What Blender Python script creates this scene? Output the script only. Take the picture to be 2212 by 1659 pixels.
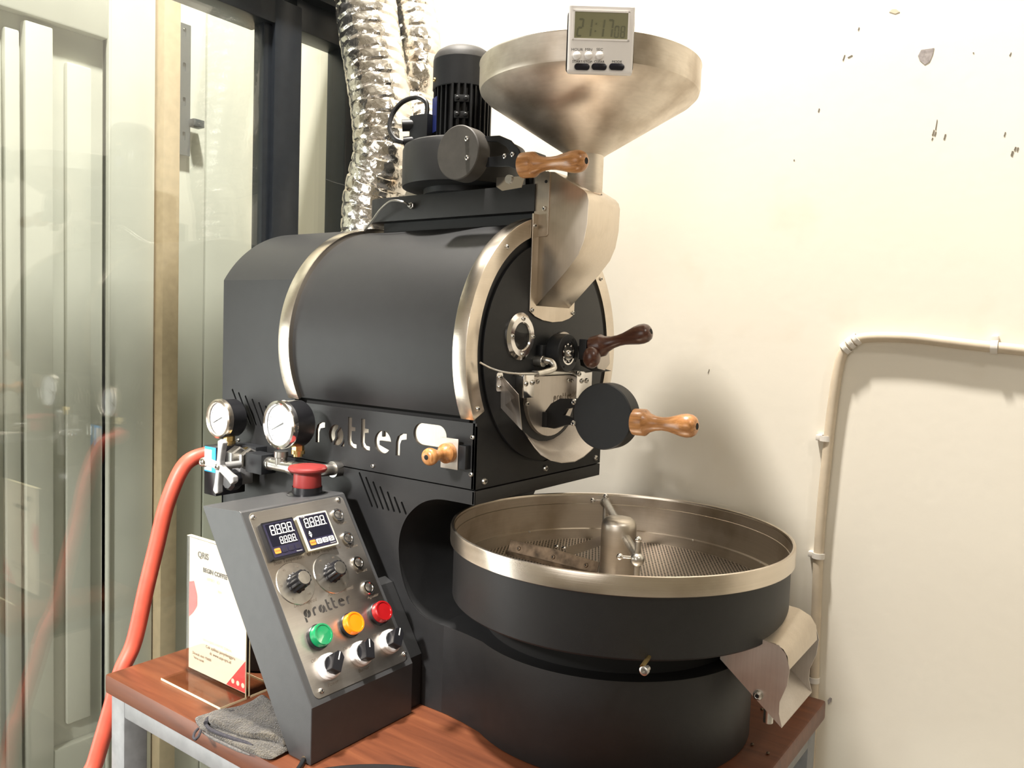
import bpy, bmesh, math, random
from mathutils import Vector, Matrix
from mathutils.geometry import tessellate_polygon
from mathutils import noise as mnoise

for o in list(bpy.data.objects):
    bpy.data.objects.remove(o, do_unlink=True)
scene = bpy.context.scene
COL = scene.collection
R_ = math.radians
random.seed(7)

# ------------------------------------------------------------------ camera
# Everything is measured in metres from the lens; Z0 is the height of the lens over the floor.
Z0 = 1.30
F_PX = 1748.07
YAW, PITCH, ROLL = R_(35.8817), R_(3.7435), R_(2.0311)
_fw = Vector((-math.sin(YAW) * math.cos(PITCH), math.cos(YAW) * math.cos(PITCH), -math.sin(PITCH)))
_r0 = Vector((math.cos(YAW), math.sin(YAW), 0))
_u0 = _r0.cross(_fw)
_r = _r0 * math.cos(ROLL) + _u0 * math.sin(ROLL)
_u = -_r0 * math.sin(ROLL) + _u0 * math.cos(ROLL)
cam_d = bpy.data.cameras.new('camera')
cam = bpy.data.objects.new('camera', cam_d)
COL.objects.link(cam)
cam.matrix_world = Matrix(((_r.x, _u.x, -_fw.x, 0), (_r.y, _u.y, -_fw.y, 0), (_r.z, _u.z, -_fw.z, Z0), (0, 0, 0, 1)))
cam_d.sensor_fit = 'HORIZONTAL'
cam_d.sensor_width = 36.0
cam_d.lens = F_PX / 2212 * 36.0
cam_d.clip_start = 0.02
scene.camera = cam


def ray(x, y):
    return _fw + _r * ((x - 1106) / F_PX) - _u * ((y - 829.5) / F_PX)


def ony(x, y, Y):
    d = ray(x, y); return d * (Y / d.y)


def onx(x, y, X):
    d = ray(x, y); return d * (X / d.x)


def onz(x, y, Z):
    d = ray(x, y); return d * (Z / d.z)


# ------------------------------------------------------------------ world, lights, exposure
world = bpy.data.worlds.new('world')
scene.world = world
world.use_nodes = True
world.node_tree.nodes['Background'].inputs[0].default_value = (1.0, 0.83, 0.56, 1)
world.node_tree.nodes['Background'].inputs[1].default_value = 0.27


def area_light(name, loc, target, size, power, color, shape='DISK', size_y=None):
    d = bpy.data.lights.new(name, 'AREA')
    d.shape = shape
    d.size = size
    if size_y:
        d.size_y = size_y
    d.energy = power
    d.color = color
    o = bpy.data.objects.new(name, d)
    COL.objects.link(o)
    o.location = Vector(loc) + Vector((0, 0, Z0))
    o.rotation_euler = (Vector(target) - Vector(loc)).to_track_quat('-Z', 'Y').to_euler()
    return o


# ceiling downlight over the machine, daylight from the machine's left side, two added fill lights
area_light('ceiling_downlight', (-0.84, 0.58, 2.30), (-0.50, 0.95, 0.0), 0.16, 176, (1.0, 0.95, 0.88))
area_light('door_fill_light', (1.30, -0.10, 1.70), (-1.2, 0.8, -0.2), 0.30, 13, (1.0, 0.95, 0.88))  # added fill, an unseen lamp that brightens the doors behind the glass
area_light('side_door_daylight', (-2.25, -0.40, -0.52), (-1.02, 0.75, -0.45), 0.65, 26, (1.0, 0.98, 0.97), 'RECTANGLE', 1.5)
area_light('front_fill_light', (-0.30, -2.7, 0.30), (-0.80, 0.70, -0.10), 1.8, 20, (1.0, 0.97, 0.94), 'RECTANGLE', 1.5)  # added soft fill from the front for the doors and near sides
sd_l = bpy.data.lights.new('track_spotlight', 'SPOT')
sd_l.energy = 430; sd_l.color = (1.0, 0.96, 0.92); sd_l.spot_size = R_(31); sd_l.spot_blend = 0.8; sd_l.shadow_soft_size = 0.10
so_l = bpy.data.objects.new('track_spotlight', sd_l); COL.objects.link(so_l)
so_l.location = (-0.65, -1.20, 0.80 + Z0)
so_l.rotation_euler = (Vector((-1.02, 0.62, -0.32)) - Vector((-0.65, -1.20, 0.80))).to_track_quat('-Z', 'Y').to_euler()
scene.view_settings.view_transform = 'Standard'
scene.view_settings.look = 'None'
scene.view_settings.exposure = -0.1
scene.view_settings.gamma = 1.0
scene.view_settings.use_curve_mapping = False


# ------------------------------------------------------------------ materials
def new_mat(name):
    m = bpy.data.materials.new(name)
    m.use_nodes = True
    nt = m.node_tree
    return m, nt, nt.nodes['Principled BSDF']


def N(nt, typ, **kw):
    n = nt.nodes.new(typ)
    for k, v in kw.items():
        if k.startswith('i_'):
            n.inputs[k[2:].replace('_', ' ')].default_value = v
        else:
            setattr(n, k, v)
    return n


def L(nt, a, b):
    nt.links.new(a, b)


def coords(nt, scale=(1, 1, 1), rot=(0, 0, 0)):
    t = N(nt, 'ShaderNodeTexCoord')
    mp = N(nt, 'ShaderNodeMapping')
    mp.inputs['Scale'].default_value = scale
    mp.inputs['Rotation'].default_value = rot
    L(nt, t.outputs['Object'], mp.inputs['Vector'])
    return mp.outputs['Vector']


def ramp(nt, fac, stops):
    r = N(nt, 'ShaderNodeValToRGB')
    els = r.color_ramp.elements
    while len(els) < len(stops):
        els.new(0.5)
    for e, (p, c) in zip(els, stops):
        e.position = p
        e.color = (*c, 1) if len(c) == 3 else c
    L(nt, fac, r.inputs['Fac'])
    return r.outputs['Color']


def bump(nt, bsdf, height, strength, dist=0.001):
    b = N(nt, 'ShaderNodeBump')
    b.inputs['Strength'].default_value = strength
    b.inputs['Distance'].default_value = dist
    L(nt, height, b.inputs['Height'])
    L(nt, b.outputs['Normal'], bsdf.inputs['Normal'])


def plain(name, color, rough=0.5, metal=0.0, noise=0.0, nscale=60, bumpv=0.0, bscale=300, spec=None, coat=0):
    m, nt, b = new_mat(name)
    b.inputs['Roughness'].default_value = rough
    b.inputs['Metallic'].default_value = metal
    if spec is not None:
        b.inputs['Specular IOR Level'].default_value = spec
    if coat:
        b.inputs['Coat Weight'].default_value = coat
        b.inputs['Coat Roughness'].default_value = 0.08
    v = coords(nt)
    nz = N(nt, 'ShaderNodeTexNoise', i_Scale=nscale, i_Detail=4.0)
    L(nt, v, nz.inputs['Vector'])
    k = max(noise, 0.001)
    lo = [max(0, c * (1 - k)) for c in color]
    hi = [min(1, c * (1 + k)) for c in color]
    L(nt, ramp(nt, nz.outputs['Fac'], [(0.3, lo), (0.7, hi)]), b.inputs['Base Color'])
    if bumpv:
        n2 = N(nt, 'ShaderNodeTexNoise', i_Scale=bscale, i_Detail=2.0)
        L(nt, v, n2.inputs['Vector'])
        bump(nt, b, n2.outputs['Fac'], bumpv)
    return m


def brushed(name, color, rough, scale, aniso=0.4, stain=None):
    m, nt, b = new_mat(name)
    b.inputs['Metallic'].default_value = 1.0
    b.inputs['Anisotropic'].default_value = aniso
    v = coords(nt, scale)
    nz = N(nt, 'ShaderNodeTexNoise', i_Scale=1.0, i_Detail=3.0)
    L(nt, v, nz.inputs['Vector'])
    v2 = coords(nt)
    n2 = N(nt, 'ShaderNodeTexNoise', i_Scale=14.0, i_Detail=4.0)
    L(nt, v2, n2.inputs['Vector'])
    lo = [c * 0.93 for c in color]
    c1 = ramp(nt, nz.outputs['Fac'], [(0.3, lo), (0.7, color)])
    mx = N(nt, 'ShaderNodeMix', data_type='RGBA', blend_type='MULTIPLY')
    mx.inputs['Factor'].default_value = 1.0
    L(nt, c1, mx.inputs['A'])
    st = stain or (0.82, 0.80, 0.78)
    L(nt, ramp(nt, n2.outputs['Fac'], [(0.32, st), (0.55, (1, 1, 1))]), mx.inputs['B'])
    L(nt, mx.outputs['Result'], b.inputs['Base Color'])
    mr = N(nt, 'ShaderNodeMapRange')
    mr.inputs['To Min'].default_value = rough * 0.8
    mr.inputs['To Max'].default_value = rough * 1.25
    L(nt, n2.outputs['Fac'], mr.inputs['Value'])
    L(nt, mr.outputs['Result'], b.inputs['Roughness'])
    bump(nt, b, nz.outputs['Fac'], 0.06, 0.0004)
    return m


def wood(name, dark, mid, light, scale, rough=0.4, coat=0.2, rot=(0, 0, 0)):
    m, nt, b = new_mat(name)
    b.inputs['Roughness'].default_value = rough
    b.inputs['Coat Weight'].default_value = coat
    b.inputs['Coat Roughness'].default_value = 0.25
    v = coords(nt, scale, rot)
    nz = N(nt, 'ShaderNodeTexNoise', i_Scale=1.0, i_Detail=6.0, i_Roughness=0.6, i_Distortion=0.6)
    L(nt, v, nz.inputs['Vector'])
    L(nt, ramp(nt, nz.outputs['Fac'], [(0.28, dark), (0.5, mid), (0.72, light)]), b.inputs['Base Color'])
    bump(nt, b, nz.outputs['Fac'], 0.08, 0.0006)
    return m


M = {}
M['black'] = plain('black_powder_coat', (0.014, 0.0143, 0.015), 0.50, spec=0.5, noise=0.08, bumpv=0.12, bscale=1400)
M['console'] = plain('console_lit_black', (0.042, 0.0425, 0.044), 0.46, spec=0.7, noise=0.08, bumpv=0.1, bscale=1400)  # lighter copy of the black coat, light on the console side put into colour
M['black2'] = plain('black_satin_paint', (0.010, 0.011, 0.013), 0.48, spec=0.4, noise=0.1, bumpv=0.05, bscale=900)
M['void'] = plain('dark_interior', (0.008, 0.008, 0.008), 0.9)
M['steel'] = brushed('brushed_stainless_round', (0.80, 0.72, 0.62), 0.24, (6, 6, 900))
M['steelx'] = brushed('brushed_stainless_sheet', (0.72, 0.64, 0.54), 0.30, (700, 700, 9))
M['hopper'] = brushed('hopper_stainless', (0.74, 0.67, 0.58), 0.40, (60, 60, 500), stain=(0.6, 0.55, 0.5))
M['tray'] = brushed('tray_inside_steel', (0.66, 0.60, 0.52), 0.36, (8, 8, 700), stain=(0.7, 0.66, 0.6))
M['steelm'] = brushed('satin_stainless_sheet', (0.66, 0.61, 0.56), 0.48, (500, 500, 12))
M['plate'] = brushed('console_plate_steel', (0.56, 0.53, 0.49), 0.34, (900, 12, 12), aniso=0.5)
M['chrome'] = plain('polished_chrome', (0.82, 0.80, 0.78), 0.12, 1.0)
M['zinc'] = plain('zinc_fitting', (0.62, 0.60, 0.56), 0.30, 1.0, noise=0.1, nscale=120)
M['cast'] = plain('cast_grey_metal', (0.42, 0.42, 0.42), 0.45, 0.6, noise=0.1)
M['brass'] = plain('brass_fitting', (0.80, 0.58, 0.24), 0.28, 1.0, noise=0.1)
M['rusty'] = plain('stained_paddle_steel', (0.16, 0.115, 0.075), 0.5, 0.7, noise=0.55, nscale=70)
M['wood'] = wood('turned_walnut_handle', (0.23, 0.09, 0.025), (0.42, 0.18, 0.055), (0.58, 0.29, 0.11), (260, 260, 30), 0.32, 0.35)
M['wood_x'] = wood('turned_walnut_handle_long', (0.23, 0.09, 0.025), (0.45, 0.20, 0.065), (0.60, 0.30, 0.12), (24, 220, 220), 0.32, 0.35)
M['wood_d'] = wood('dark_rosewood_handle', (0.045, 0.013, 0.008), (0.085, 0.028, 0.016), (0.12, 0.045, 0.024), (24, 200, 200), 0.3, 0.35)
M['table'] = wood('varnished_reddish_table_top', (0.085, 0.026, 0.012), (0.130, 0.041, 0.018), (0.170, 0.058, 0.025), (5, 60, 40), 0.40, 0.08)
M['table'].node_tree.nodes['Principled BSDF'].inputs['Specular IOR Level'].default_value = 0.28
M['table_frame'] = plain('grey_steel_tube', (0.20, 0.205, 0.21), 0.45, noise=0.12, bumpv=0.05)
M['white'] = plain('white_plastic', (0.82, 0.79, 0.77), 0.35)
M['cream_plastic'] = plain('cream_plastic', (0.72, 0.66, 0.48), 0.4)
M['blackplastic'] = plain('black_plastic', (0.012, 0.012, 0.014), 0.28)
M['screen'] = plain('display_window', (0.010, 0.010, 0.018), 0.18)
M['navy'] = plain('controller_face', (0.022, 0.020, 0.045), 0.35)
M['digit'] = plain('display_digit_white', (0.75, 0.75, 0.72), 0.5)
M['lcd'] = plain('timer_lcd_glass', (0.23, 0.225, 0.125), 0.3, coat=0.4)
M['lcd_dark'] = plain('timer_lcd_segment', (0.115, 0.115, 0.06), 0.5)
M['ink'] = plain('black_print', (0.03, 0.027, 0.025), 0.6)
M['ink_grey'] = plain('brown_grey_print', (0.16, 0.13, 0.10), 0.6)
M['red'] = plain('red_mushroom_plastic', (0.25, 0.028, 0.026), 0.42, bumpv=0.03)
M['hose'] = plain('red_rubber_hose', (0.56, 0.085, 0.05), 0.45, noise=0.12, nscale=40)
M['blue'] = plain('blue_label', (0.01, 0.33, 0.75), 0.4)
M['orange_key'] = plain('orange_key', (0.85, 0.30, 0.05), 0.45)
M['cable'] = plain('black_cable', (0.010, 0.010, 0.011), 0.4)
M['dust'] = plain('dusty_black_cap', (0.026, 0.024, 0.022), 0.6, noise=0.25)
M['weight'] = plain('dusty_grey_black_weight', (0.060, 0.054, 0.047), 0.6, noise=0.15)
M['nameplate'] = plain('blue_nameplate', (0.012, 0.022, 0.13), 0.4)
M['conduit'] = plain('cream_painted_conduit', (0.58, 0.49, 0.37), 0.5, noise=0.08, nscale=40)
M['clip'] = plain('off_white_clip', (0.70, 0.66, 0.60), 0.5)
M['plaster'] = plain('bare_grey_plaster', (0.30, 0.27, 0.26), 0.9, noise=0.3, nscale=200)
M['scuff'] = plain('dark_scuff', (0.17, 0.145, 0.11), 0.9)
M['alu'] = plain('dark_aluminium_profile', (0.018, 0.022, 0.028), 0.35, 0.2, noise=0.1)
M['wallwood'] = plain('tan_timber_jamb', (0.56, 0.43, 0.28), 0.6, noise=0.08)
M['door_paint'] = plain('cream_door_paint', (0.62, 0.612, 0.54), 0.55, noise=0.06, nscale=6, bumpv=0.02)
M['rail_grey'] = plain('grey_slotted_rail', (0.20, 0.21, 0.22), 0.4, 0.6)
M['floor'] = plain('grey_concrete_floor', (0.30, 0.28, 0.25), 0.6, noise=0.2, nscale=5)
M['ceil'] = plain('white_ceiling', (0.75, 0.73, 0.68), 0.8)
M['paper'] = plain('white_paper', (0.86, 0.82, 0.76), 0.6)
M['paper_red'] = plain('red_print', (0.80, 0.07, 0.09), 0.6)
M['paper_pink'] = plain('pink_print', (0.80, 0.55, 0.50), 0.6)


def lamp_lens(name, color, em):
    m, nt, b = new_mat(name)
    b.inputs['Base Color'].default_value = (*color, 1)
    b.inputs['Roughness'].default_value = 0.22
    b.inputs['Subsurface Weight'].default_value = 0.0
    b.inputs['Coat Weight'].default_value = 0.5
    b.inputs['Emission Color'].default_value = (*color, 1)
    b.inputs['Emission Strength'].default_value = em
    return m


M['lens_green'] = lamp_lens('green_lens', (0.0, 0.22, 0.075), 0.05)
M['lens_orange'] = lamp_lens('orange_lens', (0.95, 0.20, 0.004), 0.35)
M['lens_red'] = lamp_lens('red_lens', (0.30, 0.006, 0.008), 0.03)


def wall_mat():
    m, nt, b = new_mat('cream_wall_paint')
    b.inputs['Roughness'].default_value = 0.7
    v = coords(nt)
    a = N(nt, 'ShaderNodeTexNoise', i_Scale=2.2, i_Detail=5.0)
    L(nt, v, a.inputs['Vector'])
    c1 = ramp(nt, a.outputs['Fac'], [(0.3, (0.785, 0.735, 0.63)), (0.65, (0.815, 0.77, 0.67))])
    s = N(nt, 'ShaderNodeTexNoise', i_Scale=9.0, i_Detail=3.0)
    L(nt, v, s.inputs['Vector'])
    mx = N(nt, 'ShaderNodeMix', data_type='RGBA', blend_type='MULTIPLY')
    mx.inputs['Factor'].default_value = 1.0
    L(nt, c1, mx.inputs['A'])
    L(nt, ramp(nt, s.outputs['Fac'], [(0.22, (0.965, 0.95, 0.93)), (0.36, (1, 1, 1))]), mx.inputs['B'])
    L(nt, mx.outputs['Result'], b.inputs['Base Color'])
    f = N(nt, 'ShaderNodeTexNoise', i_Scale=60.0, i_Detail=4.0)
    L(nt, v, f.inputs['Vector'])
    bump(nt, b, f.outputs['Fac'], 0.10, 0.002)
    return m


M['wall'] = wall_mat()


def foil_mat():
    m, nt, b = new_mat('crinkled_aluminium_foil')
    b.inputs['Metallic'].default_value = 1.0
    b.inputs['Roughness'].default_value = 0.20
    v = coords(nt)
    vo = N(nt, 'ShaderNodeTexVoronoi', i_Scale=85.0)
    nz = N(nt, 'ShaderNodeTexNoise', i_Scale=130.0, i_Detail=3.0)
    st = N(nt, 'ShaderNodeTexNoise', i_Scale=16.0, i_Detail=5.0)
    for n in (vo, nz, st):
        L(nt, v, n.inputs['Vector'])
    L(nt, ramp(nt, st.outputs['Fac'], [(0.30, (0.42, 0.32, 0.22)), (0.40, (0.72, 0.68, 0.62)), (0.7, (0.86, 0.84, 0.80))]), b.inputs['Base Color'])
    ad = N(nt, 'ShaderNodeMath', operation='ADD')
    L(nt, vo.outputs['Distance'], ad.inputs[0])
    L(nt, nz.outputs['Fac'], ad.inputs[1])
    bump(nt, b, ad.outputs[0], 0.38, 0.0025)
    return m


M['foil'] = foil_mat()


def glass_mat(name, tint, gloss):
    m, nt, b = new_mat(name)
    nt.nodes.remove(b)
    out = nt.nodes['Material Output']
    tr = N(nt, 'ShaderNodeBsdfTransparent')
    tr.inputs['Color'].default_value = (*tint, 1)
    gl = N(nt, 'ShaderNodeBsdfGlossy')
    gl.inputs['Roughness'].default_value = 0.02
    lw = N(nt, 'ShaderNodeLayerWeight')
    lw.inputs['Blend'].default_value = 0.5
    pw = N(nt, 'ShaderNodeMath', operation='POWER'); pw.inputs[1].default_value = 5.0
    L(nt, lw.outputs['Facing'], pw.inputs[0])
    f0 = ((gloss - 1) / (gloss + 1)) ** 2
    ma = N(nt, 'ShaderNodeMath', operation='MULTIPLY_ADD'); ma.inputs[1].default_value = 1 - f0; ma.inputs[2].default_value = f0
    L(nt, pw.outputs[0], ma.inputs[0])
    mx = N(nt, 'ShaderNodeMixShader')
    L(nt, ma.outputs[0], mx.inputs[0])
    L(nt, tr.outputs[0], mx.inputs[1])
    L(nt, gl.outputs[0], mx.inputs[2])
    L(nt, mx.outputs[0], out.inputs['Surface'])
    return m


M['glass'] = glass_mat('window_glass', (0.93, 0.96, 0.94), 1.75)
M['acrylic'] = glass_mat('clear_acrylic', (0.92, 0.89, 0.84), 1.22)
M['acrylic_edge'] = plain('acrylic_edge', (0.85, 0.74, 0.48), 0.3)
M['lens'] = glass_mat('gauge_lens', (0.98, 0.98, 0.98), 1.5)
M['dial'] = plain('white_gauge_dial', (0.85, 0.86, 0.88), 0.35)


def sieve_mat():
    m, nt, b = new_mat('perforated_steel_sieve')
    b.inputs['Metallic'].default_value = 1.0
    b.inputs['Roughness'].default_value = 0.42
    b.inputs['Base Color'].default_value = (0.58, 0.51, 0.43, 1)
    out = nt.nodes['Material Output']
    t = N(nt, 'ShaderNodeTexCoord')
    sx = N(nt, 'ShaderNodeSeparateXYZ')
    L(nt, t.outputs['Object'], sx.inputs[0])
    P = 0.0052

    def cell(off):
        outs = []
        for ax, per in ((0, P), (1, P * 1.732)):
            a = N(nt, 'ShaderNodeMath', operation='ADD'); L(nt, sx.outputs[ax], a.inputs[0]); a.inputs[1].default_value = 10 * per + off * per * 0.5
            d = N(nt, 'ShaderNodeMath', operation='MODULO'); L(nt, a.outputs[0], d.inputs[0]); d.inputs[1].default_value = per
            s = N(nt, 'ShaderNodeMath', operation='SUBTRACT'); L(nt, d.outputs[0], s.inputs[0]); s.inputs[1].default_value = per / 2
            q = N(nt, 'ShaderNodeMath', operation='MULTIPLY'); L(nt, s.outputs[0], q.inputs[0]); L(nt, s.outputs[0], q.inputs[1])
            outs.append(q)
        ad = N(nt, 'ShaderNodeMath', operation='ADD'); L(nt, outs[0].outputs[0], ad.inputs[0]); L(nt, outs[1].outputs[0], ad.inputs[1])
        lt = N(nt, 'ShaderNodeMath', operation='LESS_THAN'); L(nt, ad.outputs[0], lt.inputs[0]); lt.inputs[1].default_value = (0.0016) ** 2
        return lt.outputs[0]
    mxm = N(nt, 'ShaderNodeMath', operation='MAXIMUM')
    L(nt, cell(0), mxm.inputs[0]); L(nt, cell(1), mxm.inputs[1])
    tr = N(nt, 'ShaderNodeBsdfTransparent')
    ms = N(nt, 'ShaderNodeMixShader')
    L(nt, mxm.outputs[0], ms.inputs[0]); L(nt, b.outputs[0], ms.inputs[1]); L(nt, tr.outputs[0], ms.inputs[2])
    L(nt, ms.outputs[0], out.inputs['Surface'])
    return m


M['sieve'] = sieve_mat()


def cloth_mat():
    m, nt, b = new_mat('grey_terry_cloth')
    b.inputs['Roughness'].default_value = 0.95
    b.inputs['Sheen Weight'].default_value = 0.3
    v = coords(nt)
    n1 = N(nt, 'ShaderNodeTexNoise', i_Scale=520.0, i_Detail=3.0)
    n2 = N(nt, 'ShaderNodeTexNoise', i_Scale=45.0, i_Detail=4.0)
    L(nt, v, n1.inputs['Vector']); L(nt, v, n2.inputs['Vector'])
    ad = N(nt, 'ShaderNodeMath', operation='ADD')
    L(nt, n1.outputs['Fac'], ad.inputs[0]); L(nt, n2.outputs['Fac'], ad.inputs[1])
    hf = N(nt, 'ShaderNodeMath', operation='MULTIPLY'); hf.inputs[1].default_value = 0.5
    L(nt, ad.outputs[0], hf.inputs[0])
    L(nt, ramp(nt, hf.outputs[0], [(0.38, (0.016, 0.013, 0.011)), (0.5, (0.045, 0.038, 0.028)), (0.62, (0.105, 0.09, 0.065))]), b.inputs['Base Color'])
    bump(nt, b, n1.outputs['Fac'], 0.9, 0.004)
    return m


M['cloth'] = cloth_mat()
M['cloth_edge'] = plain('dark_cloth_hem', (0.035, 0.033, 0.04), 0.95, noise=0.3, nscale=400, bumpv=0.6, bscale=700)
M['cloth_light'] = plain('grey_cloth_hem_stitch', (0.10, 0.095, 0.09), 0.95, noise=0.4, nscale=600, bumpv=0.6, bscale=700)


# ------------------------------------------------------------------ mesh helpers
ORIGIN = {}


class MB:
    """collects geometry (in metres from the lens) and links it as one mesh object"""

    def __init__(self):
        self.v = []; self.f = []; self.mi = []; self.m = 0

    def mat(self, i):
        self.m = i; return self

    def add(self, vs, fs):
        b = len(self.v)
        self.v += [Vector(p) for p in vs]
        for f in fs:
            self.f.append([b + i for i in f]); self.mi.append(self.m)
        return self

    def box(self, x0, x1, y0, y1, z0, z1, mx=None):
        vs = [Vector((x, y, z)) for x in (x0, x1) for y in (y0, y1) for z in (z0, z1)]
        if mx is not None:
            vs = [mx @ p for p in vs]
        return self.add(vs, [(0, 1, 3, 2), (4, 6, 7, 5), (0, 4, 5, 1), (2, 3, 7, 6), (0, 2, 6, 4), (1, 5, 7, 3)])

    def loft(self, rings, closed=True, cap=True):
        n = len(rings[0]); vs = [p for r in rings for p in r]; fs = []
        for i in range(len(rings) - 1):
            for j in range(n if closed else n - 1):
                k = (j + 1) % n
                fs.append((i * n + j, i * n + k, (i + 1) * n + k, (i + 1) * n + j))
        if cap and closed:
            fs.append(tuple(range(n - 1, -1, -1)))
            fs.append(tuple((len(rings) - 1) * n + j for j in range(n)))
        return self.add(vs, fs)

    def lathe(self, prof, o, axis, seg=40, cap=True, a0=0, a1=2 * math.pi, ref=None):
        ax = Vector(axis).normalized()
        e1 = Vector(ref) if ref else (Vector((0, 0, 1)) if abs(ax.z) < 0.9 else Vector((1, 0, 0)))
        e1 = (e1 - ax * e1.dot(ax)).normalized(); e2 = ax.cross(e1); o = Vector(o)
        full = abs(a1 - a0 - 2 * math.pi) < 1e-6
        n = seg if full else seg + 1
        rings = []
        for r, h in prof:
            rr = max(r, 1e-5)
            rings.append([o + ax * h + (e1 * math.cos(a0 + (a1 - a0) * j / seg) + e2 * math.sin(a0 + (a1 - a0) * j / seg)) * rr for j in range(n)])
        return self.loft(rings, closed=full, cap=cap)

    def cyl(self, p0, p1, r, seg=24, r1=None):
        p0 = Vector(p0); p1 = Vector(p1); d = p1 - p0
        return self.lathe([(r, 0), (r1 if r1 is not None else r, d.length)], p0, d, seg)

    def ball(self, c, r, seg=16, sz=1.0, axis=(0, 0, 1)):
        k = 8
        return self.lathe([(r * math.sin(math.pi * i / k), -r * sz * math.cos(math.pi * i / k)) for i in range(k + 1)], c, axis, seg)

    def tube(self, pts, r, seg=12, cap=True, sub=6, radii=None):
        P = [Vector(p) for p in pts]
        path = []; rad = []
        for i in range(len(P) - 1):
            a = P[max(i - 1, 0)]; b = P[i]; c = P[i + 1]; d = P[min(i + 2, len(P) - 1)]
            for k in range(sub):
                t = k / sub
                path.append(0.5 * ((2 * b) + (c - a) * t + (2 * a - 5 * b + 4 * c - d) * t * t + (-a + 3 * b - 3 * c + d) * t ** 3))
                if radii: rad.append(radii[i] * (1 - t) + radii[i + 1] * t)
        path.append(P[-1])
        if radii: rad.append(radii[-1])
        rings = []
        t = (path[1] - path[0]).normalized()
        e1 = t.orthogonal().normalized()
        for i, p in enumerate(path):
            tt = (path[min(i + 1, len(path) - 1)] - path[max(i - 1, 0)]).normalized()
            e1 = (e1 - tt * e1.dot(tt)).normalized(); e2 = tt.cross(e1)
            rr = rad[i] if radii else r
            rings.append([p + (e1 * math.cos(2 * math.pi * j / seg) + e2 * math.sin(2 * math.pi * j / seg)) * rr for j in range(seg)])
        return self.loft(rings, True, cap)

    def slab(self, poly, o, ux, uy, t, holes=()):
        """flat sheet: 2D outline (with holes) in the frame o/ux/uy, thickness t towards ux x uy"""
        o = Vector(o); ux = Vector(ux).normalized(); uy = Vector(uy).normalized(); w = ux.cross(uy)
        loops = [list(poly)] + [list(h) for h in holes]
        flat = [p for lp in loops for p in lp]
        tris = tessellate_polygon([[Vector((p[0], p[1], 0)) for p in lp] for lp in loops])
        n = len(flat)
        vs = [o + ux * p[0] + uy * p[1] for p in flat] + [o + ux * p[0] + uy * p[1] + w * t for p in flat]
        fs = []
        for a, b, c in tris:
            pa, pb, pc = flat[a], flat[b], flat[c]
            if (pb[0] - pa[0]) * (pc[1] - pa[1]) - (pb[1] - pa[1]) * (pc[0] - pa[0]) < 0:
                b, c = c, b
            fs.append((c, b, a)); fs.append((a + n, b + n, c + n))
        k = 0
        for li, lp in enumerate(loops):
            ar = sum(lp[i][0] * lp[(i + 1) % len(lp)][1] - lp[(i + 1) % len(lp)][0] * lp[i][1] for i in range(len(lp)))
            m = len(lp)
            for i in range(m):
                a = k + i; b = k + (i + 1) % m
                if (ar > 0) == (li == 0): fs.append((a, b, b + n, a + n))
                else: fs.append((b, a, a + n, b + n))
            k += m
        return self.add(vs, fs)

    def build(self, name, mats, parent=None, smooth=35, bevel=0.0, bseg=2, props=None):
        mats = mats if isinstance(mats, (list, tuple)) else [mats]
        root = parent
        while root is not None and root.parent is not None:
            root = root.parent
        off = ORIGIN.get(root.name, Vector((0, 0, -Z0))) if root else None
        if root is None:
            c = Vector((0, 0, 0))
            for p in self.v: c += p
            c /= max(1, len(self.v))
            lo = min(p.z for p in self.v)
            off = Vector((c.x, c.y, lo))
        me = bpy.data.meshes.new(name)
        me.from_pydata([p - off for p in self.v], [], self.f)
        for mm in mats:
            me.materials.append(M[mm] if isinstance(mm, str) else mm)
        me.polygons.foreach_set('material_index', self.mi)
        bm = bmesh.new(); bm.from_mesh(me)
        bmesh.ops.remove_doubles(bm, verts=bm.verts, dist=1e-6)
        bmesh.ops.recalc_face_normals(bm, faces=bm.faces)
        if bevel:
            es = [e for e in bm.edges if len(e.link_faces) == 2 and e.calc_face_angle(0) > R_(40)]
            bmesh.ops.bevel(bm, geom=es, offset=bevel, segments=bseg, affect='EDGES', clamp_overlap=True, profile=0.6)
        bm.to_mesh(me); bm.free()
        if smooth:
            me.polygons.foreach_set('use_smooth', [True] * len(me.polygons))
            me.set_sharp_from_angle(angle=R_(smooth))
        o = bpy.data.objects.new(name, me)
        COL.objects.link(o)
        if parent is not None:
            o.parent = parent
        else:
            o.location = off + Vector((0, 0, Z0))
            ORIGIN[o.name] = off
        for k, v in (props or {}).items():
            o[k] = v
        return o


def thing(name, label, cat, loc, group=None):
    o = bpy.data.objects.new(name, None)
    o.empty_display_size = 0.05
    COL.objects.link(o)
    o.location = Vector(loc) + Vector((0, 0, Z0))
    ORIGIN[o.name] = Vector(loc)
    o['label'] = label; o['category'] = cat
    if group: o['group'] = group
    return o


def tagp(label, cat, group=None):
    d = {'label': label, 'category': cat}
    if group: d['group'] = group
    return d


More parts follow.
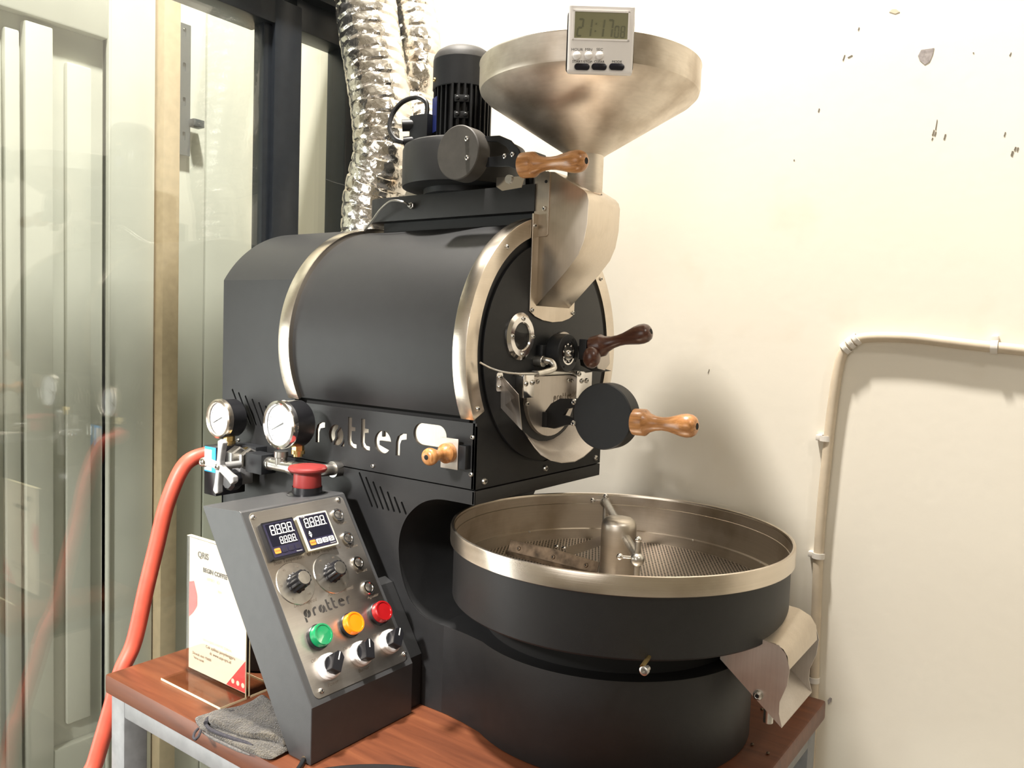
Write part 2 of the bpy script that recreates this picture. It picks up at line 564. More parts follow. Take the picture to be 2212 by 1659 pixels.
def text_mesh(mb, s, size, o, ux, uy, shear=0.0, align='CENTER', lift=0.0003, sx=1.0, bold=0.0):
    """letters as flat print lying on a surface"""
    cu = bpy.data.curves.new('print', 'FONT')
    cu.body = s; cu.size = size; cu.align_x = align; cu.align_y = 'CENTER'; cu.shear = shear
    cu.resolution_u = 3
    cu.offset = bold
    ob = bpy.data.objects.new('print', cu); COL.objects.link(ob)
    dg = bpy.context.evaluated_depsgraph_get()
    me = bpy.data.meshes.new_from_object(ob.evaluated_get(dg))
    o = Vector(o); ux = Vector(ux).normalized(); uy = Vector(uy).normalized(); w = ux.cross(uy)
    mb.add([o + ux * (v.co.x * sx) + uy * v.co.y + w * lift for v in me.vertices], [tuple(p.vertices) for p in me.polygons])
    bpy.data.objects.remove(ob, do_unlink=True); bpy.data.meshes.remove(me); bpy.data.curves.remove(cu)


def rrect(x0, x1, y0, y1, r, n=5):
    out = []
    for cx, cy, a in ((x1 - r, y0 + r, -90), (x1 - r, y1 - r, 0), (x0 + r, y1 - r, 90), (x0 + r, y0 + r, 180)):
        for k in range(n + 1):
            t = R_(a + 90 * k / n); out.append((cx + r * math.cos(t), cy + r * math.sin(t)))
    return out


def arc(cx, cy, r, a0, a1, n):
    return [(cx + r * math.cos(R_(a0 + (a1 - a0) * k / n)), cy + r * math.sin(R_(a0 + (a1 - a0) * k / n))) for k in range(n + 1)]


def seg7(ch):
    return {'0': 'abcdef', '1': 'bc', '2': 'abged', '7': 'abc', '8': 'abcdefg'}[ch]


def digits(mb, s, o, ux, uy, w, h, gap, t, lift=0.0003, slant=0.08, dots=False):
    """seven-segment digits as flat bars"""
    o = Vector(o); ux = Vector(ux).normalized(); uy = Vector(uy).normalized(); nn = ux.cross(uy)
    x = 0.0
    S = {'a': (t * .7, h - t, w - t * .7, h), 'g': (t * .7, h / 2 - t / 2, w - t * .7, h / 2 + t / 2), 'd': (t * .7, 0, w - t * .7, t),
         'f': (0, h / 2 + t * .3, t, h - t * .5), 'e': (0, t * .5, t, h / 2 - t * .3), 'b': (w - t, h / 2 + t * .3, w, h - t * .5), 'c': (w - t, t * .5, w, h / 2 - t * .3)}
    for ch in s:
        rects = []
        if ch == ':':
            rects = [(t * .2, h * .28, t * 1.2, h * .28 + t), (t * .2, h * .68, t * 1.2, h * .68 + t)]; adv = t * 2.2
        elif ch == ' ':
            adv = w * .3
        else:
            rects = [S[c] for c in seg7(ch)]; adv = w + gap
            if dots: rects = rects + [(w + gap * .2, 0, w + gap * .2 + t, t)]
        for x0, y0, x1, y1 in rects:
            pts = [(x + x0 + slant * y0, y0), (x + x1 + slant * y0, y0), (x + x1 + slant * y1, y1), (x + x0 + slant * y1, y1)]
            mb.add([o + ux * a + uy * b + nn * lift for a, b in pts], [(0, 1, 2, 3)])
        x += adv


def logo_polys():
    """the seven stencil letters of the maker's mark; x-height = 1, the first bowl starts at x = 0"""
    P = []

    def bean(cx, cy, r):
        s = [(-0.16 + 0.32 * k / 8, -0.62 * r / .5 * 0.5 + 0.62 * r / .5 * k / 8) for k in range(9)]
        s = [(cx + a + 0.07 * math.sin(k * math.pi / 4), cy + b) for k, (a, b) in enumerate(s)]
        a_top = math.degrees(math.atan2(s[-1][1] - cy, s[-1][0] - cx)); a_bot = math.degrees(math.atan2(s[0][1] - cy, s[0][0] - cx)) % 360
        left = arc(cx, cy, r, a_top + 9, a_bot - 9, 14) + [(x - .055, y) for x, y in s]
        right = arc(cx, cy, r, a_bot - 360 + 9, a_top - 9, 14) + [(x + .055, y) for x, y in reversed(s)]
        return left, right

    def tt(x):
        return [(x + a, b) for a, b in ((0, 1.43), (0, .32), (.07, .12), (.28, 0), (.60, 0), (.60, .2), (.38, .22), (.26, .36), (.26, .80), (.5, .80), (.5, 1.0), (.26, 1.0), (.26, 1.43))]

    def rr(x):
        return [(x + a, b) for a, b in ((0, 0), (.25, 0), (.25, .52), (.34, .72), (.64, .78), (.64, 1.02), (.34, 1.0), (.1, .86), (0, .6))]
    l, r = bean(.55, .5, .5)
    P += [l, r, [(0, -.48), (.24, -.48), (.24, -.02), (.12, .06), (0, .2)]]
    P.append(rr(1.36))
    x = 2.27
    l, r = bean(x + .52, .5, .5)
    P += [l, r, [(x + .86, 0), (x + 1.09, 0), (x + 1.09, .38), (x + 1.0, .17)]]
    P.append(tt(x + 1.32)); P.append(tt(x + 2.19))
    c = (x + 3.6, .5)
    P.append(arc(*c, .52, 6, 84, 8) + [(c[0] + .04, .74), (c[0] - .06, .74)] + arc(*c, .52, 97, 322, 18) + [(c[0] + .12, .26), (c[0] - .2, .36), (c[0] - .2, .55)])
    P.append(rr(x + 4.42))
    return P


# ------------------------------------------------------------------ the setting
TZ = -0.5            # table top
WALL_Y = 1.2         # plaster wall behind the machine
GX = -1.25           # glass partition beside the rear of the machine
DX = -1.60           # panelled doors behind the glass
ST = {'kind': 'structure'}
MB().box(-3.2, 3.0, -3.2, 1.3, -1.35, -1.30).build('floor', 'floor', props=ST)
MB().box(-3.2, 3.0, -3.2, 1.3, 2.45, 2.50).build('ceiling', 'ceil', props=ST)
wall = MB().box(-1.75, 3.0, WALL_Y, WALL_Y + 0.1, -1.30, 2.45).build('wall_right', 'wall', props=ST)
wall_b = MB().box(DX - 0.1, DX - 0.015, 0.40, WALL_Y, -1.30, 2.45).build('wall_back', 'door_paint', props=ST)


def chip(name, pts, mat, t=0.0006, y=WALL_Y):
    P = [ony(px, py, y) for px, py in pts]
    c = sum(P, Vector()) / len(P)
    MB().slab([(p.x - c.x, p.z - c.z) for p in P], (c.x, y, c.z), (1, 0, 0), (0, 0, 1), t).build(name, mat, wall, smooth=0)


# chipped paint, bare plaster and scuffs on the plaster wall (flat patches with a hair of thickness)
chip('paint_chip', [(1983, 121), (1990, 108), (2004, 106), (2018, 104), (2015, 118), (2008, 134), (1998, 140), (1987, 131)], 'plaster')
chip('paint_chip', [(1921, 26), (1927, 20), (1936, 20), (1944, 26), (1934, 30)], 'conduit')
for a in ([(2013, 292), (2017, 280), (2019, 281), (2016, 293)], [(2018, 293), (2021, 284), (2023, 285), (2020, 294)], [(2012, 302), (2014, 297), (2016, 298), (2013, 303)],
          [(2038, 301), (2041, 290), (2044, 290), (2041, 301)], [(2168, 294), (2171, 285), (2173, 286), (2170, 295)], [(2190, 324), (2193, 317), (2196, 318), (2193, 326)],
          [(2196, 327), (2198, 318), (2201, 319), (2198, 327)], [(2183, 336), (2186, 326), (2190, 327), (2187, 338)], [(1820, 130), (1824, 119), (1826, 119), (1822, 131)],
          [(1831, 124), (1840, 119), (1842, 120), (1833, 125)], [(1853, 65), (1855, 59), (1857, 60), (1855, 66)], [(1767, 241), (1769, 234), (1771, 235), (1769, 242)],
          [(2020, 280), (2024, 258), (2025, 259), (2022, 281)], [(1390, 702), (1394, 701), (1394, 704), (1390, 704)], [(1529, 806), (1532, 797), (1533, 798), (1530, 806)],
          [(2180, 120), (2184, 113), (2185, 114), (2182, 121)], [(1714, 346), (1716, 344), (1717, 346), (1715, 347)], [(2101, 114), (2104, 113), (2104, 115), (2102, 116)]):
    chip('scuff_mark', a, 'scuff')
chip('plaster_smear', [(1788, 1512), (1793, 1506), (1797, 1508), (1796, 1516), (1789, 1522)], 'plaster')

# panelled cream doors behind the glass: boards proud of a recessed ground
DOOR = MB().box(DX - 0.015, DX, 0.42, WALL_Y, -1.295, 0.93).build('door_1', 'door_paint', props=ST)


def door_y(px):
    return onx(px, 600, DX).y


def door_board(name, p0, p1, z0, z1, t, mat='door_paint', bev=0.004):
    MB().box(DX, DX + t, door_y(p0), door_y(p1), z0, z1).build(name, mat, DOOR, bevel=bev)


door_board('stile', -240, -60, -1.29, 0.52, 0.02)
door_board('panel', -48, -8, -0.82, 0.44, 0.012)
door_board('panel', 4, 36, -0.86, 0.50, 0.016)
door_board('stile', 44, 104, -1.29, 0.52, 0.022)
door_board('panel', 137, 190, -0.80, 0.47, 0.014)
door_board('rail', 104, 219, -1.29, -0.84, 0.020)
door_board('stile', 219, 322, -1.29, 0.93, 0.020)
door_board('stop', 219, 226, -1.29, 0.93, 0.026)
door_board('top_rail', -240, 219, 0.53, 0.93, 0.024)
door_board('jamb', 325, 361, -1.29, 0.93, 0.045, 'wallwood')
door_board('stile', 363, 429, -1.29, 0.93, 0.020)
door_board('stile', 432, 532, -1.29, 0.93, 0.020)
door_board('strip', 537, 556, -1.29, 0.93, 0.034, 'wallwood')
door_board('stile', 558, 640, -1.29, 0.93, 0.020)
# grey slotted shelf rail hanging on the doors
rail = thing('shelf_rail', 'grey slotted metal shelf rail hanging behind the glass partition', 'rail', (DX + 0.03, onx(397, 340, DX + 0.03).y, onx(397, 340, DX + 0.03).z))
a = onx(386, 47, DX + 0.03); b = onx(409, 338, DX + 0.03)
ra = (a.y, b.y)
slots = [rrect(0.35 * (ra[1] - ra[0]), 0.6 * (ra[1] - ra[0]), z, z + 0.018, 0.002, 3) for z in (0.03, 0.10, 0.17, 0.24)]
H = a.z - b.z
MB().slab([(0, 0), (ra[1] - ra[0], 0), (ra[1] - ra[0], H), (0, H)], (DX + 0.028, ra[0], b.z), (0, 1, 0), (0, 0, 1), 0.004, slots).build('rail_strip', 'rail_grey', rail)
c = onx(416, 268, DX + 0.03)
MB().box(DX + 0.028, DX + 0.05, ra[1] - 0.003, ra[1] + 0.022, c.z - 0.008, c.z + 0.008).build('clamp', 'rail_grey', rail, bevel=0.002)
MB().box(DX + 0.018, DX + 0.029, ra[0] + 0.004, ra[1] - 0.004, b.z + 0.02, b.z + H - 0.01).build('rail_back', 'rail_grey', rail)

# dark aluminium framed glass partition
WIN = MB()
WIN.box(GX - 0.03, GX + 0.02, 0.941, 1.001, -1.30, 0.58)
WIN.box(GX - 0.02, GX + 0.01, 0.925, 0.945, -1.30, 0.56)
window = WIN.build('window_1', 'alu', bevel=0.003, props=ST)
MB().box(GX - 0.045, GX + 0.012, 1.118, WALL_Y - 0.001, -1.299, 0.56).build('window_jamb', 'alu', window, bevel=0.003)
MB().box(GX - 0.05, GX + 0.02, 0.15, 0.942, 0.533, 0.64).build('window_head', 'alu', window, bevel=0.003)
MB().box(GX - 0.05, GX + 0.005, 1.0, WALL_Y - 0.001, 0.545, 0.64).build('window_head', 'alu', window, bevel=0.003)
MB().box(GX - 0.05, GX + 0.035, 0.15, WALL_Y - 0.001, 0.60, 0.85).build('window_transom', 'alu', window, bevel=0.004)
MB().box(GX - 0.003, GX + 0.003, 0.17, 0.93, -1.29, 0.535).build('window_pane', 'glass', window, smooth=0)
MB().box(GX - 0.033, GX - 0.027, 1.0, 1.12, -1.29, 0.547).build('window_pane', 'glass', window, smooth=0)


# ------------------------------------------------------------------ table
tb = thing('work_table', 'reddish varnished wooden table top on a grey square steel tube frame', 'table', (-0.688, 0.865, -1.30))
MB().box(-1.0985, -0.277, 0.569, 1.16, TZ - 0.027, TZ).build('table_top', 'table', tb, bevel=0.004)
for x0, x1 in ((-1.086, -1.052), (-0.318, -0.284)):
    for y0, y1 in ((0.572, 0.606), (1.107, 1.141)):
        MB().box(x0, x1, y0, y1, -1.30, TZ - 0.0275).build('leg', 'table_frame', tb, bevel=0.002)
for y0, y1 in ((0.572, 0.602), (1.111, 1.141)):
    MB().box(-1.052, -0.318, y0, y1, TZ - 0.050, TZ - 0.0275).build('rail', 'table_frame', tb, bevel=0.002)
for x0, x1 in ((-1.086, -1.056), (-0.314, -0.284)):
    MB().box(x0, x1, 0.606, 1.107, TZ - 0.050, TZ - 0.0275).build('rail', 'table_frame', tb, bevel=0.002)
for i, (px, py) in enumerate(((1625, 1610), (1659, 1629), (1646, 1534))):
    p = onz(px, py, TZ)
    MB().ball((p.x, p.y, TZ + 0.0015), 0.0022, 8, 0.7).build('coffee_chaff', 'rusty', props=tagp('tiny brown fleck of chaff on the table beside the cooling tray', 'chaff', 'chaff flecks on the table'))


# ------------------------------------------------------------------ roaster
YC, ZC = 0.9425, -0.0275
FX = -0.6205
RO = thing('coffee_roaster', 'black drum coffee roaster with steel hopper, round cooling tray and sloping control console', 'coffee roaster', (-0.75, YC, TZ))

_screw_cache = {}


def screw(parent, p, n, r=0.0033, mat='zinc', name='screw'):
    n = Vector(n).normalized(); key = (round(n.x, 3), round(n.y, 3), round(n.z, 3), r, mat)
    if key not in _screw_cache:
        mb = MB()
        mb.lathe([(r, 0), (r, r * .25), (r * .85, r * .62), (r * .5, r * .82), (r * .45, r * .80)], (0, 0, 0), n, 14)
        mb.mat(1).lathe([(r * .46, 0), (r * .42, r * .83)], (0, 0, 0), n, 6)
        me = bpy.data.meshes.new('screw')
        me.from_pydata(mb.v, [], mb.f)
        me.materials.append(M[mat]); me.materials.append(M['void'])
        me.polygons.foreach_set('material_index', mb.mi)
        me.polygons.foreach_set('use_smooth', [True] * len(me.polygons)); me.set_sharp_from_angle(angle=R_(35))
        _screw_cache[key] = me
    o = bpy.data.objects.new(name, _screw_cache[key]); COL.objects.link(o)
    root = parent
    while root.parent: root = root.parent
    o.parent = parent; o.location = Vector(p) - ORIGIN[root.name]
    return o


def arcring(r0, r1, x0, x1, a0, a1, n=64, yc=YC, zc=ZC):
    rings = []
    for k in range(n + 1):
        t = R_(a0 + (a1 - a0) * k / n); c, s = math.cos(t), math.sin(t)
        rings.append([Vector((x, yc + r * c, zc + r * s)) for x, r in ((x0, r0), (x1, r0), (x1, r1), (x0, r1))])
    return MB().loft(rings)


def handle(parent, base, d, Ln, mat, k=1.0, name='handle', hole=True):
    """turned wooden handle: collar, waist, bulb with a bored end"""
    pr = [(0.0001, 0), (.0145, 0), (.0158, .0012), (.0158, .0165), (.0145, .0185), (.0115, .0225), (.0086, .032), (.0078, .041), (.0085, .050), (.0108, .060), (.0130, .069), (.0137, .076), (.0128, .0825), (.0105, .0868), (.0070, .0892), (.0040, .0898)]
    s = Ln / .0898
    mb = MB().lathe([(r * k, h * s) for r, h in pr], base, d, 28)
    if hole:
        mb.mat(1).lathe([(.0040 * k, .0898 * s), (.0038 * k, .0900 * s), (.0001, .0900 * s)], base, d, 16, cap=False)
    return mb.build(name, [mat, 'void'], parent, smooth=40)


# --- body: dark core, black sheets
CUT = [(-0.6205, -0.2195), (-0.6536, -0.2195), (-0.6822, -0.2210), (-0.7078, -0.2297), (-0.7299, -0.2474), (-0.7427, -0.2683), (-0.7477, -0.2924), (-0.7447, -0.3209), (-0.7360, -0.3452), (-0.7216, -0.3667), (-0.6983, -0.3800), (-0.6722, -0.3835), (-0.6541, -0.3835)]
def spline2(P, k=5):
    out = []
    for i in range(len(P) - 1):
        a, b, c, d = P[max(i - 1, 0)], P[i], P[i + 1], P[min(i + 2, len(P) - 1)]
        for j in range(k):
            t = j / k
            out.append(tuple(0.5 * (2 * b[m] + (c[m] - a[m]) * t + (2 * a[m] - 5 * b[m] + 4 * c[m] - d[m]) * t * t + (-a[m] + 3 * b[m] - 3 * c[m] + d[m]) * t ** 3) for m in (0, 1)))
    return out + [tuple(P[-1])]


CUT = spline2(CUT)
YL, YR = 0.786, 1.099
core = [(-1.14, -0.13), (-0.626, -0.13), (-0.626, -0.2175)] + [(x - 0.002, z) for x, z in CUT[1:-1]] + [(-0.66, -0.3855), (-0.66, -0.499), (-1.14, -0.499)]
MB().slab(core, (0, YR - 0.004, 0), (1, 0, 0), (0, 0, 1), YR - YL - 0.014).build('chassis_core', 'void', RO, smooth=0)
MB().box(-0.965, -0.640, YL + 0.010, YR - 0.004, -0.20, -0.105).build('burner_void', 'void', RO, smooth=0)


def slot(x0, z0, x1, z1, w):
    d = Vector((x1 - x0, z1 - z0)); u = d.normalized(); a = math.degrees(math.atan2(u.y, u.x))
    return arc(x1, z1, w, a - 90, a + 90, 4) + arc(x0, z0, w, a + 90, a + 270, 4)


side_poly = [(-1.146, TZ + 0.0005), (-0.6541, TZ + 0.0005)] + [p for p in reversed(CUT)] + [(FX, -0.2015), (-1.146, -0.2015)]
front_slots = [slot(x0, z0, x1, -0.2485, 0.0016) for (x0, z0, x1) in ((-.8264, -.2060, -.8003), (-.8130, -.2108, -.7896), (-.7988, -.2152, -.7789), (-.7852, -.2200, -.7684), (-.7708, -.2252, -.7580), (-.7577, -.2302, -.7470), (-.7442, -.2351, -.7361))]
MB().slab(side_poly, (0, YL + 0.002, 0), (1, 0, 0), (0, 0, 1), 0.002, front_slots).build('side_sheet', 'black', RO, smooth=0)
MB().slab(side_poly, (0, YR, 0), (1, 0, 0), (0, 0, 1), 0.002).build('side_sheet', 'black', RO, smooth=0)
# wrap of the C-shaped neck
MB().loft([[Vector((x, YL + .001, z)) for x, z in CUT], [Vector((x, YR - .001, z)) for x, z in CUT]], closed=False, cap=False).build('neck_wrap', 'black', RO, smooth=60)
MB().box(FX - 0.004, FX, YL, YR, -0.2195, -0.2020).build('front_sill', 'black', RO, bevel=0.0008)
MB().box(-1.147, -1.143, YL, YR, TZ + 0.0005, -0.20).build('back_sheet', 'black', RO)
# base under the cooling tray, flowing out of the neck
BC = (-0.508, YC)
BRD = 0.187
a_s = math.degrees(math.acos(-(0.592 - 0.508) / BRD))
plan = [(-1.12, YL + .002), (-0.69, YL + .0015), (-0.655, YL - .0005), (-0.622, YL - .0045)] + [(BC[0] + BRD * math.cos(R_(t)), BC[1] + BRD * math.sin(R_(t))) for t in [(-a_s + 2 * a_s * k / 60) for k in range(61)]] + [(-0.622, YR + .0045), (-0.655, YR + .0005), (-0.69, YR - .0015), (-1.12, YR - .002)]
MB().slab(plan, (0, 0, TZ + 0.0008), (1, 0, 0), (0, 1, 0), -(TZ + 0.0008) - 0.3835).build('base', 'black', RO, smooth=30, bevel=0.0012)
MB().lathe([(0.165, -0.3835), (0.165, -0.345)], (*BC, 0), (0, 0, 1), 64).build('tray_plinth', 'void', RO)

# --- drum
MB().loft([[Vector((x, YC + .170 * math.cos(2 * math.pi * k / 64), ZC + .170 * math.sin(2 * math.pi * k / 64))) for k in range(64)] for x in (-0.968, -0.632)]).build('drum_core', 'void', RO)
arcring(.1725, .1765, -0.952, -0.639, -27.5, 207.5, 80).build('drum_shell', 'black', RO, smooth=40)
fr = arcring(.1610, .1842, -0.6405, -0.6190, -27.3, 207.3, 90).build('front_ring', 'steel', RO, smooth=40, bevel=0.0008)
arcring(.1700, .1835, -0.9745, -0.9505, -27.3, 207.3, 90).build('rear_ring', 'steel', RO, smooth=40, bevel=0.0006)
for t in (-24, 40, 90, 129, 204):
    screw(fr, (-0.619, YC + .1725 * math.cos(R_(t)), ZC + .1725 * math.sin(R_(t))), (1, 0, 0))

# --- rear housing: straight sides, round crown
RH = 0.1818
hw = YC - YL
ta = math.degrees(math.acos(hw / RH))
prof = [(YC + RH * math.cos(R_(t)), ZC + RH * math.sin(R_(t))) for t in [ta + (180 - 2 * ta) * k / 40 for k in range(41)]]
prof_l = prof[-1]
rear_slots = [slot(x0, z0, x1, z1, 0.0018) for x0, z0, x1, z1 in ((-1.1216, -.110, -1.0888, -.160), (-1.1049, -.114, -1.0746, -.160), (-1.0876, -.118, -1.0600, -.160), (-1.0699, -.122, -1.0465, -.160), (-1.0529, -.126, -1.0330, -.160), (-1.0360, -.130, -1.0190, -.160))]
mb = MB().slab([(-1.148, -0.2000), (-0.9675, -0.2000), (-0.9675, prof_l[1]), (-1.148, prof_l[1])], (0, YL + .002, 0), (1, 0, 0), (0, 0, 1), 0.002, rear_slots)
mb.slab([(-1.148, -0.2000), (-0.9675, -0.2000), (-0.9675, prof_l[1]), (-1.148, prof_l[1])], (0, YR - .001, 0), (1, 0, 0), (0, 0, 1), 0.002)
mb.loft([[Vector((x, y, z)) for y, z in prof] for x in (-1.148, -0.9675)], closed=False, cap=False)
mb.add([Vector((-1.148, y, z)) for y, z in prof] + [Vector((-1.148, YL, -0.2)), Vector((-1.148, YR - .003, -0.2))], [tuple(range(len(prof) + 2))])
rh = mb.build('rear_housing', 'black', RO, smooth=30)
screw(rh, ony(515, 951, YL), (0, -1, 0), 0.003)
# --- name panel with the stencil cut clean through
U = 0.0303
holes = [[(-0.9606 + x * U, -0.1725 + y * U) for x, y in pl] for pl in logo_polys()]
holes.append(rrect(-0.7264, -0.6690, -0.1535, -0.1245, 0.0143, 8))
np_ = MB().slab([(-0.9655, -0.1998), (FX, -0.1998), (FX, -0.1165), (-0.9655, -0.1165)], (0, YL + .002, 0), (1, 0, 0), (0, 0, 1), 0.002, holes).build('name_panel', 'black', RO, smooth=0)
MB().box(-0.962, -0.640, YL + .0023, YL + .0033, -0.197, -0.118).build('backing_plate', 'steelx', np_, smooth=0)
for p in ((-.626, -.1341), (-.6263, -.1808), (-.7996, -.1922)):
    screw(np_, (p[0], YL, p[1]), (0, -1, 0))
# small side damper: steel tab, black clip and wooden knob
sd = MB().box(-0.668, -0.640, YL - .0115, YL - .0100, -0.176, -0.137).build('side_damper_tab', 'steelm', RO, bevel=0.0006)
MB().box(-0.640, -0.6285, YL - .0105, YL - .0002, -0.1745, -0.1445).build('clip', 'black2', sd, bevel=0.001)
handle(sd, (-0.6540, YL - .0117, -0.1555), (0.06, -1, -0.02), 0.046, 'wood', 0.80, 'knob')

# --- front plate
fp_poly = [(YL, -0.2000), (YR, -0.2000), (YR, -0.112)] + [(YC + .1760 * math.cos(R_(t)), ZC + .1760 * math.sin(R_(t))) for t in [-26 + 232 * k / 60 for k in range(61)]] + [(YL, -0.112)]
fp = MB().slab(fp_poly, (FX - .006, 0, 0), (0, 1, 0), (0, 0, 1), 0.004).build('front_plate', 'black2', RO, smooth=0, bevel=0.0006)
MB().slab(arc(YC, ZC, .1500, 0, 356, 89), (FX - .002, 0, 0), (0, 1, 0), (0, 0, 1), 0.004).build('drum_door', 'black2', fp, smooth=30, bevel=0.0012)
MB().slab([(YL, -0.200), (YR, -0.200), (YR, -0.120), (1.06, -0.138), (1.0, -0.172), (0.9425, -0.181), (0.885, -0.172), (0.825, -0.138), (YL, -0.120)], (FX - .002, 0, 0), (0, 1, 0), (0, 0, 1), 0.002).build('apron', 'black2', fp, smooth=0)
for y in (.8042, .9438, 1.0838):
    screw(fp, (FX, y, -0.191), (1, 0, 0), 0.0045)
XF = FX + .002
# sight glass
sg = MB().lathe([(.0175, 0), (.0175, .0045), (.0190, .0062), (.0265, .0062), (.0312, .0030), (.0312, 0)], (XF, .8668, -.0066), (1, 0, 0), 40, cap=False).build('sight_glass', 'chrome', RO, smooth=30)
MB().lathe([(.0178, .001), (.0001, .001)], (XF, .8668, -.0066), (1, 0, 0), 30, cap=False).build('dark_disc', 'void', sg)
MB().lathe([(.0178, .0035), (.0001, .0035)], (XF, .8668, -.0066), (1, 0, 0), 30, cap=False).build('lens', 'lens', sg)
for t in (0, 90, 180, 270):
    screw(sg, (XF + .006, .8668 + .0232 * math.cos(R_(t)), -.0066 + .0232 * math.sin(R_(t))), (1, 0, 0), 0.0030)

# --- feed chute, hopper
flp = [(.887, .0270), (.900, .0205), (.918, .0160), (.943, .0140), (.968, .0160), (.986, .0205), (.999, .0270), (.999, .1560), (.887, .1560)]
ch = MB().slab(flp, (XF, 0, 0), (0, 1, 0), (0, 0, 1), 0.002).build('chute_flange', 'steelx', RO, smooth=0, bevel=0.0004)
cp = [(-0.6185, .0330), (-0.5700, .0815), (-0.5535, .1010), (-0.5460, .1180), (-0.5420, .1400), (-0.5412, .1700), (-0.5440, .1785), (-0.5490, .1835), (-0.5950, .2105), (-0.6035, .2115), (-0.6185, .2115)]
MB().slab(cp, (0, .985, 0), (1, 0, 0), (0, 0, 1), .084).build('chute_body', 'steelx', ch, smooth=50, bevel=0.0008)
MB().slab(rrect(-0.6240, -0.6010, .1265, .2120, .004), (0, .901, 0), (1, 0, 0), (0, 0, 1), .0018).build('side_tab', 'steelx', ch, smooth=0, bevel=0.0004)
screw(ch, (-.6075, .899, .1630), (0, -1, 0), .0032)
MB().cyl((-.6065, .8993, .1985), (-.6065, .8988, .1985), .0022, 12).build('tab_hole', 'void', ch)
for y, z in ((.8915, .0290), (.9945, .0290), (.8900, .1400)):
    screw(ch, (XF + .002, y, z), (1, 0, 0), .0032)
HX, HY = -.5735, .943
hp = MB().lathe([(.0238, .186), (.0238, .236), (.030, .2405), (.1375, .3085), (.1440, .3150), (.1455, .3205), (.1455, .3480), (.1462, .3496), (.1450, .3505), (.1435, .3490), (.1435, .3215), (.1390, .3130), (.0285, .2430), (.0225, .2370), (.0225, .187)], (HX, HY, 0), (0, 0, 1), 96, cap=False).build('hopper', 'hopper', RO, smooth=28)
screw(hp, (HX + .0235 * _r.x, HY + .0235 * _r.y - .004, .2400), (0.8, -0.6, 0), .003)

# --- fume box, fan, motor
hb = (.988 - .897) / 2
st = [(-.6225, .897), (-.6225, .988)] + [(-.911 + hb * math.cos(R_(t)), .9425 + hb * math.sin(R_(t))) for t in range(90, 271, 9)]
fb = MB().slab(st, (0, 0, .1605), (1, 0, 0), (0, 1, 0), .036).build('fume_box', 'black', RO, smooth=30, bevel=0.0015)
MB().box(-.92, -.63, .915, .970, .140, .1610).build('riser', 'black2', fb)
q = ony(893, 445, .897)
MB().lathe([(.0048, 0), (.0048, .006), (.0035, .0065), (.0035, .010)], q + Vector((0, 0.0005, 0)), (0, -1, 0), 6).build('probe_gland', 'zinc', fb, smooth=20)
MB().tube([q + Vector((0, -.009, 0)), ony(870, 436, .878), ony(845, 434, .875), ony(822, 452, .878), ony(806, 474, .885), ony(792, 492, .893), ony(786, 500, .905)], .0016, 8).build('probe_wire', 'zinc', fb)
FC = (-.785, .945)
MB().lathe([(.085, .2045), (.0915, .2065), (.0920, .210), (.0920, .2590), (.0895, .2660), (.0840, .2690), (.0001, .2690)], (*FC, 0), (0, 0, 1), 72).build('fan_housing', 'black', RO, smooth=35)
MB().cyl((*FC, .1965), (*FC, .2050), .060, 48).build('fan_collar', 'black2', RO)
MB().box(-.785, -.700, 1.005, 1.037, .2065, .2685).build('fan_outlet', 'black', RO, bevel=0.003)
MX, MY = -.790, .9415
mo = MB()
mo.lathe([(.0375, .2690), (.0375, .362)], (MX, MY, 0), (0, 0, 1), 40)
for k in range(30):
    t = 2 * math.pi * k / 30
    d = Vector((math.cos(t), math.sin(t), 0)); s = Vector((-math.sin(t), math.cos(t), 0))
    mx = Matrix(((d.x, s.x, 0, MX), (d.y, s.y, 0, MY), (0, 0, 1, 0), (0, 0, 0, 1)))
    mo.box(.036, .0432, -.0011, .0011, .272, .360, mx)
mot = mo.build('fan_motor', 'black2', RO, smooth=30)
MB().lathe([(.0435, .350), (.0447, .351), (.0447, .3915)], (MX, MY, 0), (0, 0, 1), 56, cap=False).build('motor_cowl', 'black2', mot, smooth=40)
MB().lathe([(.0447, .3915), (.0435, .398), (.0395, .4045), (.0320, .4095), (.018, .412), (.0001, .4127)], (MX, MY, 0), (0, 0, 1), 56, cap=False).build('cowl_crown', 'dust', mot, smooth=60)
dv = Vector((.06, -1, 0)).normalized()
screw(mot, Vector((MX, MY, .361)) + Vector((-.45, -.89, 0)).normalized() * .0447, Vector((-.45, -.89, 0)), .0032, 'brass')
# bolted foot pads and end bolts on the motor barrel
vd = Vector((0.62, -0.78, 0)); vs = Vector((0.78, 0.62, 0))
for z in (.3290, .3060):
    mxp = Matrix(((vd.x, vs.x, 0, MX), (vd.y, vs.y, 0, MY), (0, 0, 1, z), (0, 0, 0, 1)))
    MB().box(.036, .0475, -.0105, .0105, -.005, .005, mxp).build('foot_pad', 'black2', mot, bevel=0.001)
    for s_ in (-.0062, .0062):
        screw(mot, Vector((MX, MY, z)) + vd * .0475 + vs * s_, vd, .0034, 'black2', 'bolt')
for s_ in (-.0135, .0135, -.0045, .0045):
    mxp = Matrix(((vd.x, vs.x, 0, MX), (vd.y, vs.y, 0, MY), (0, 0, 1, 0), (0, 0, 0, 1)))
    MB().box(.036, .0462, s_ - .0014, s_ + .0014, .272, .352, mxp).build('foot_rib', 'black2', mot)
e = Vector((MX, MY, .280)) + _r0 * .044
MB().box(e.x - .006, e.x + .006, e.y - .006, e.y + .006, .274, .286).build('bolt_lug', 'black2', mot, bevel=0.001)
screw(mot, e + Vector((.006 * .6, -.0062, 0)), (0, -1, 0), .0036, 'black2', 'bolt')
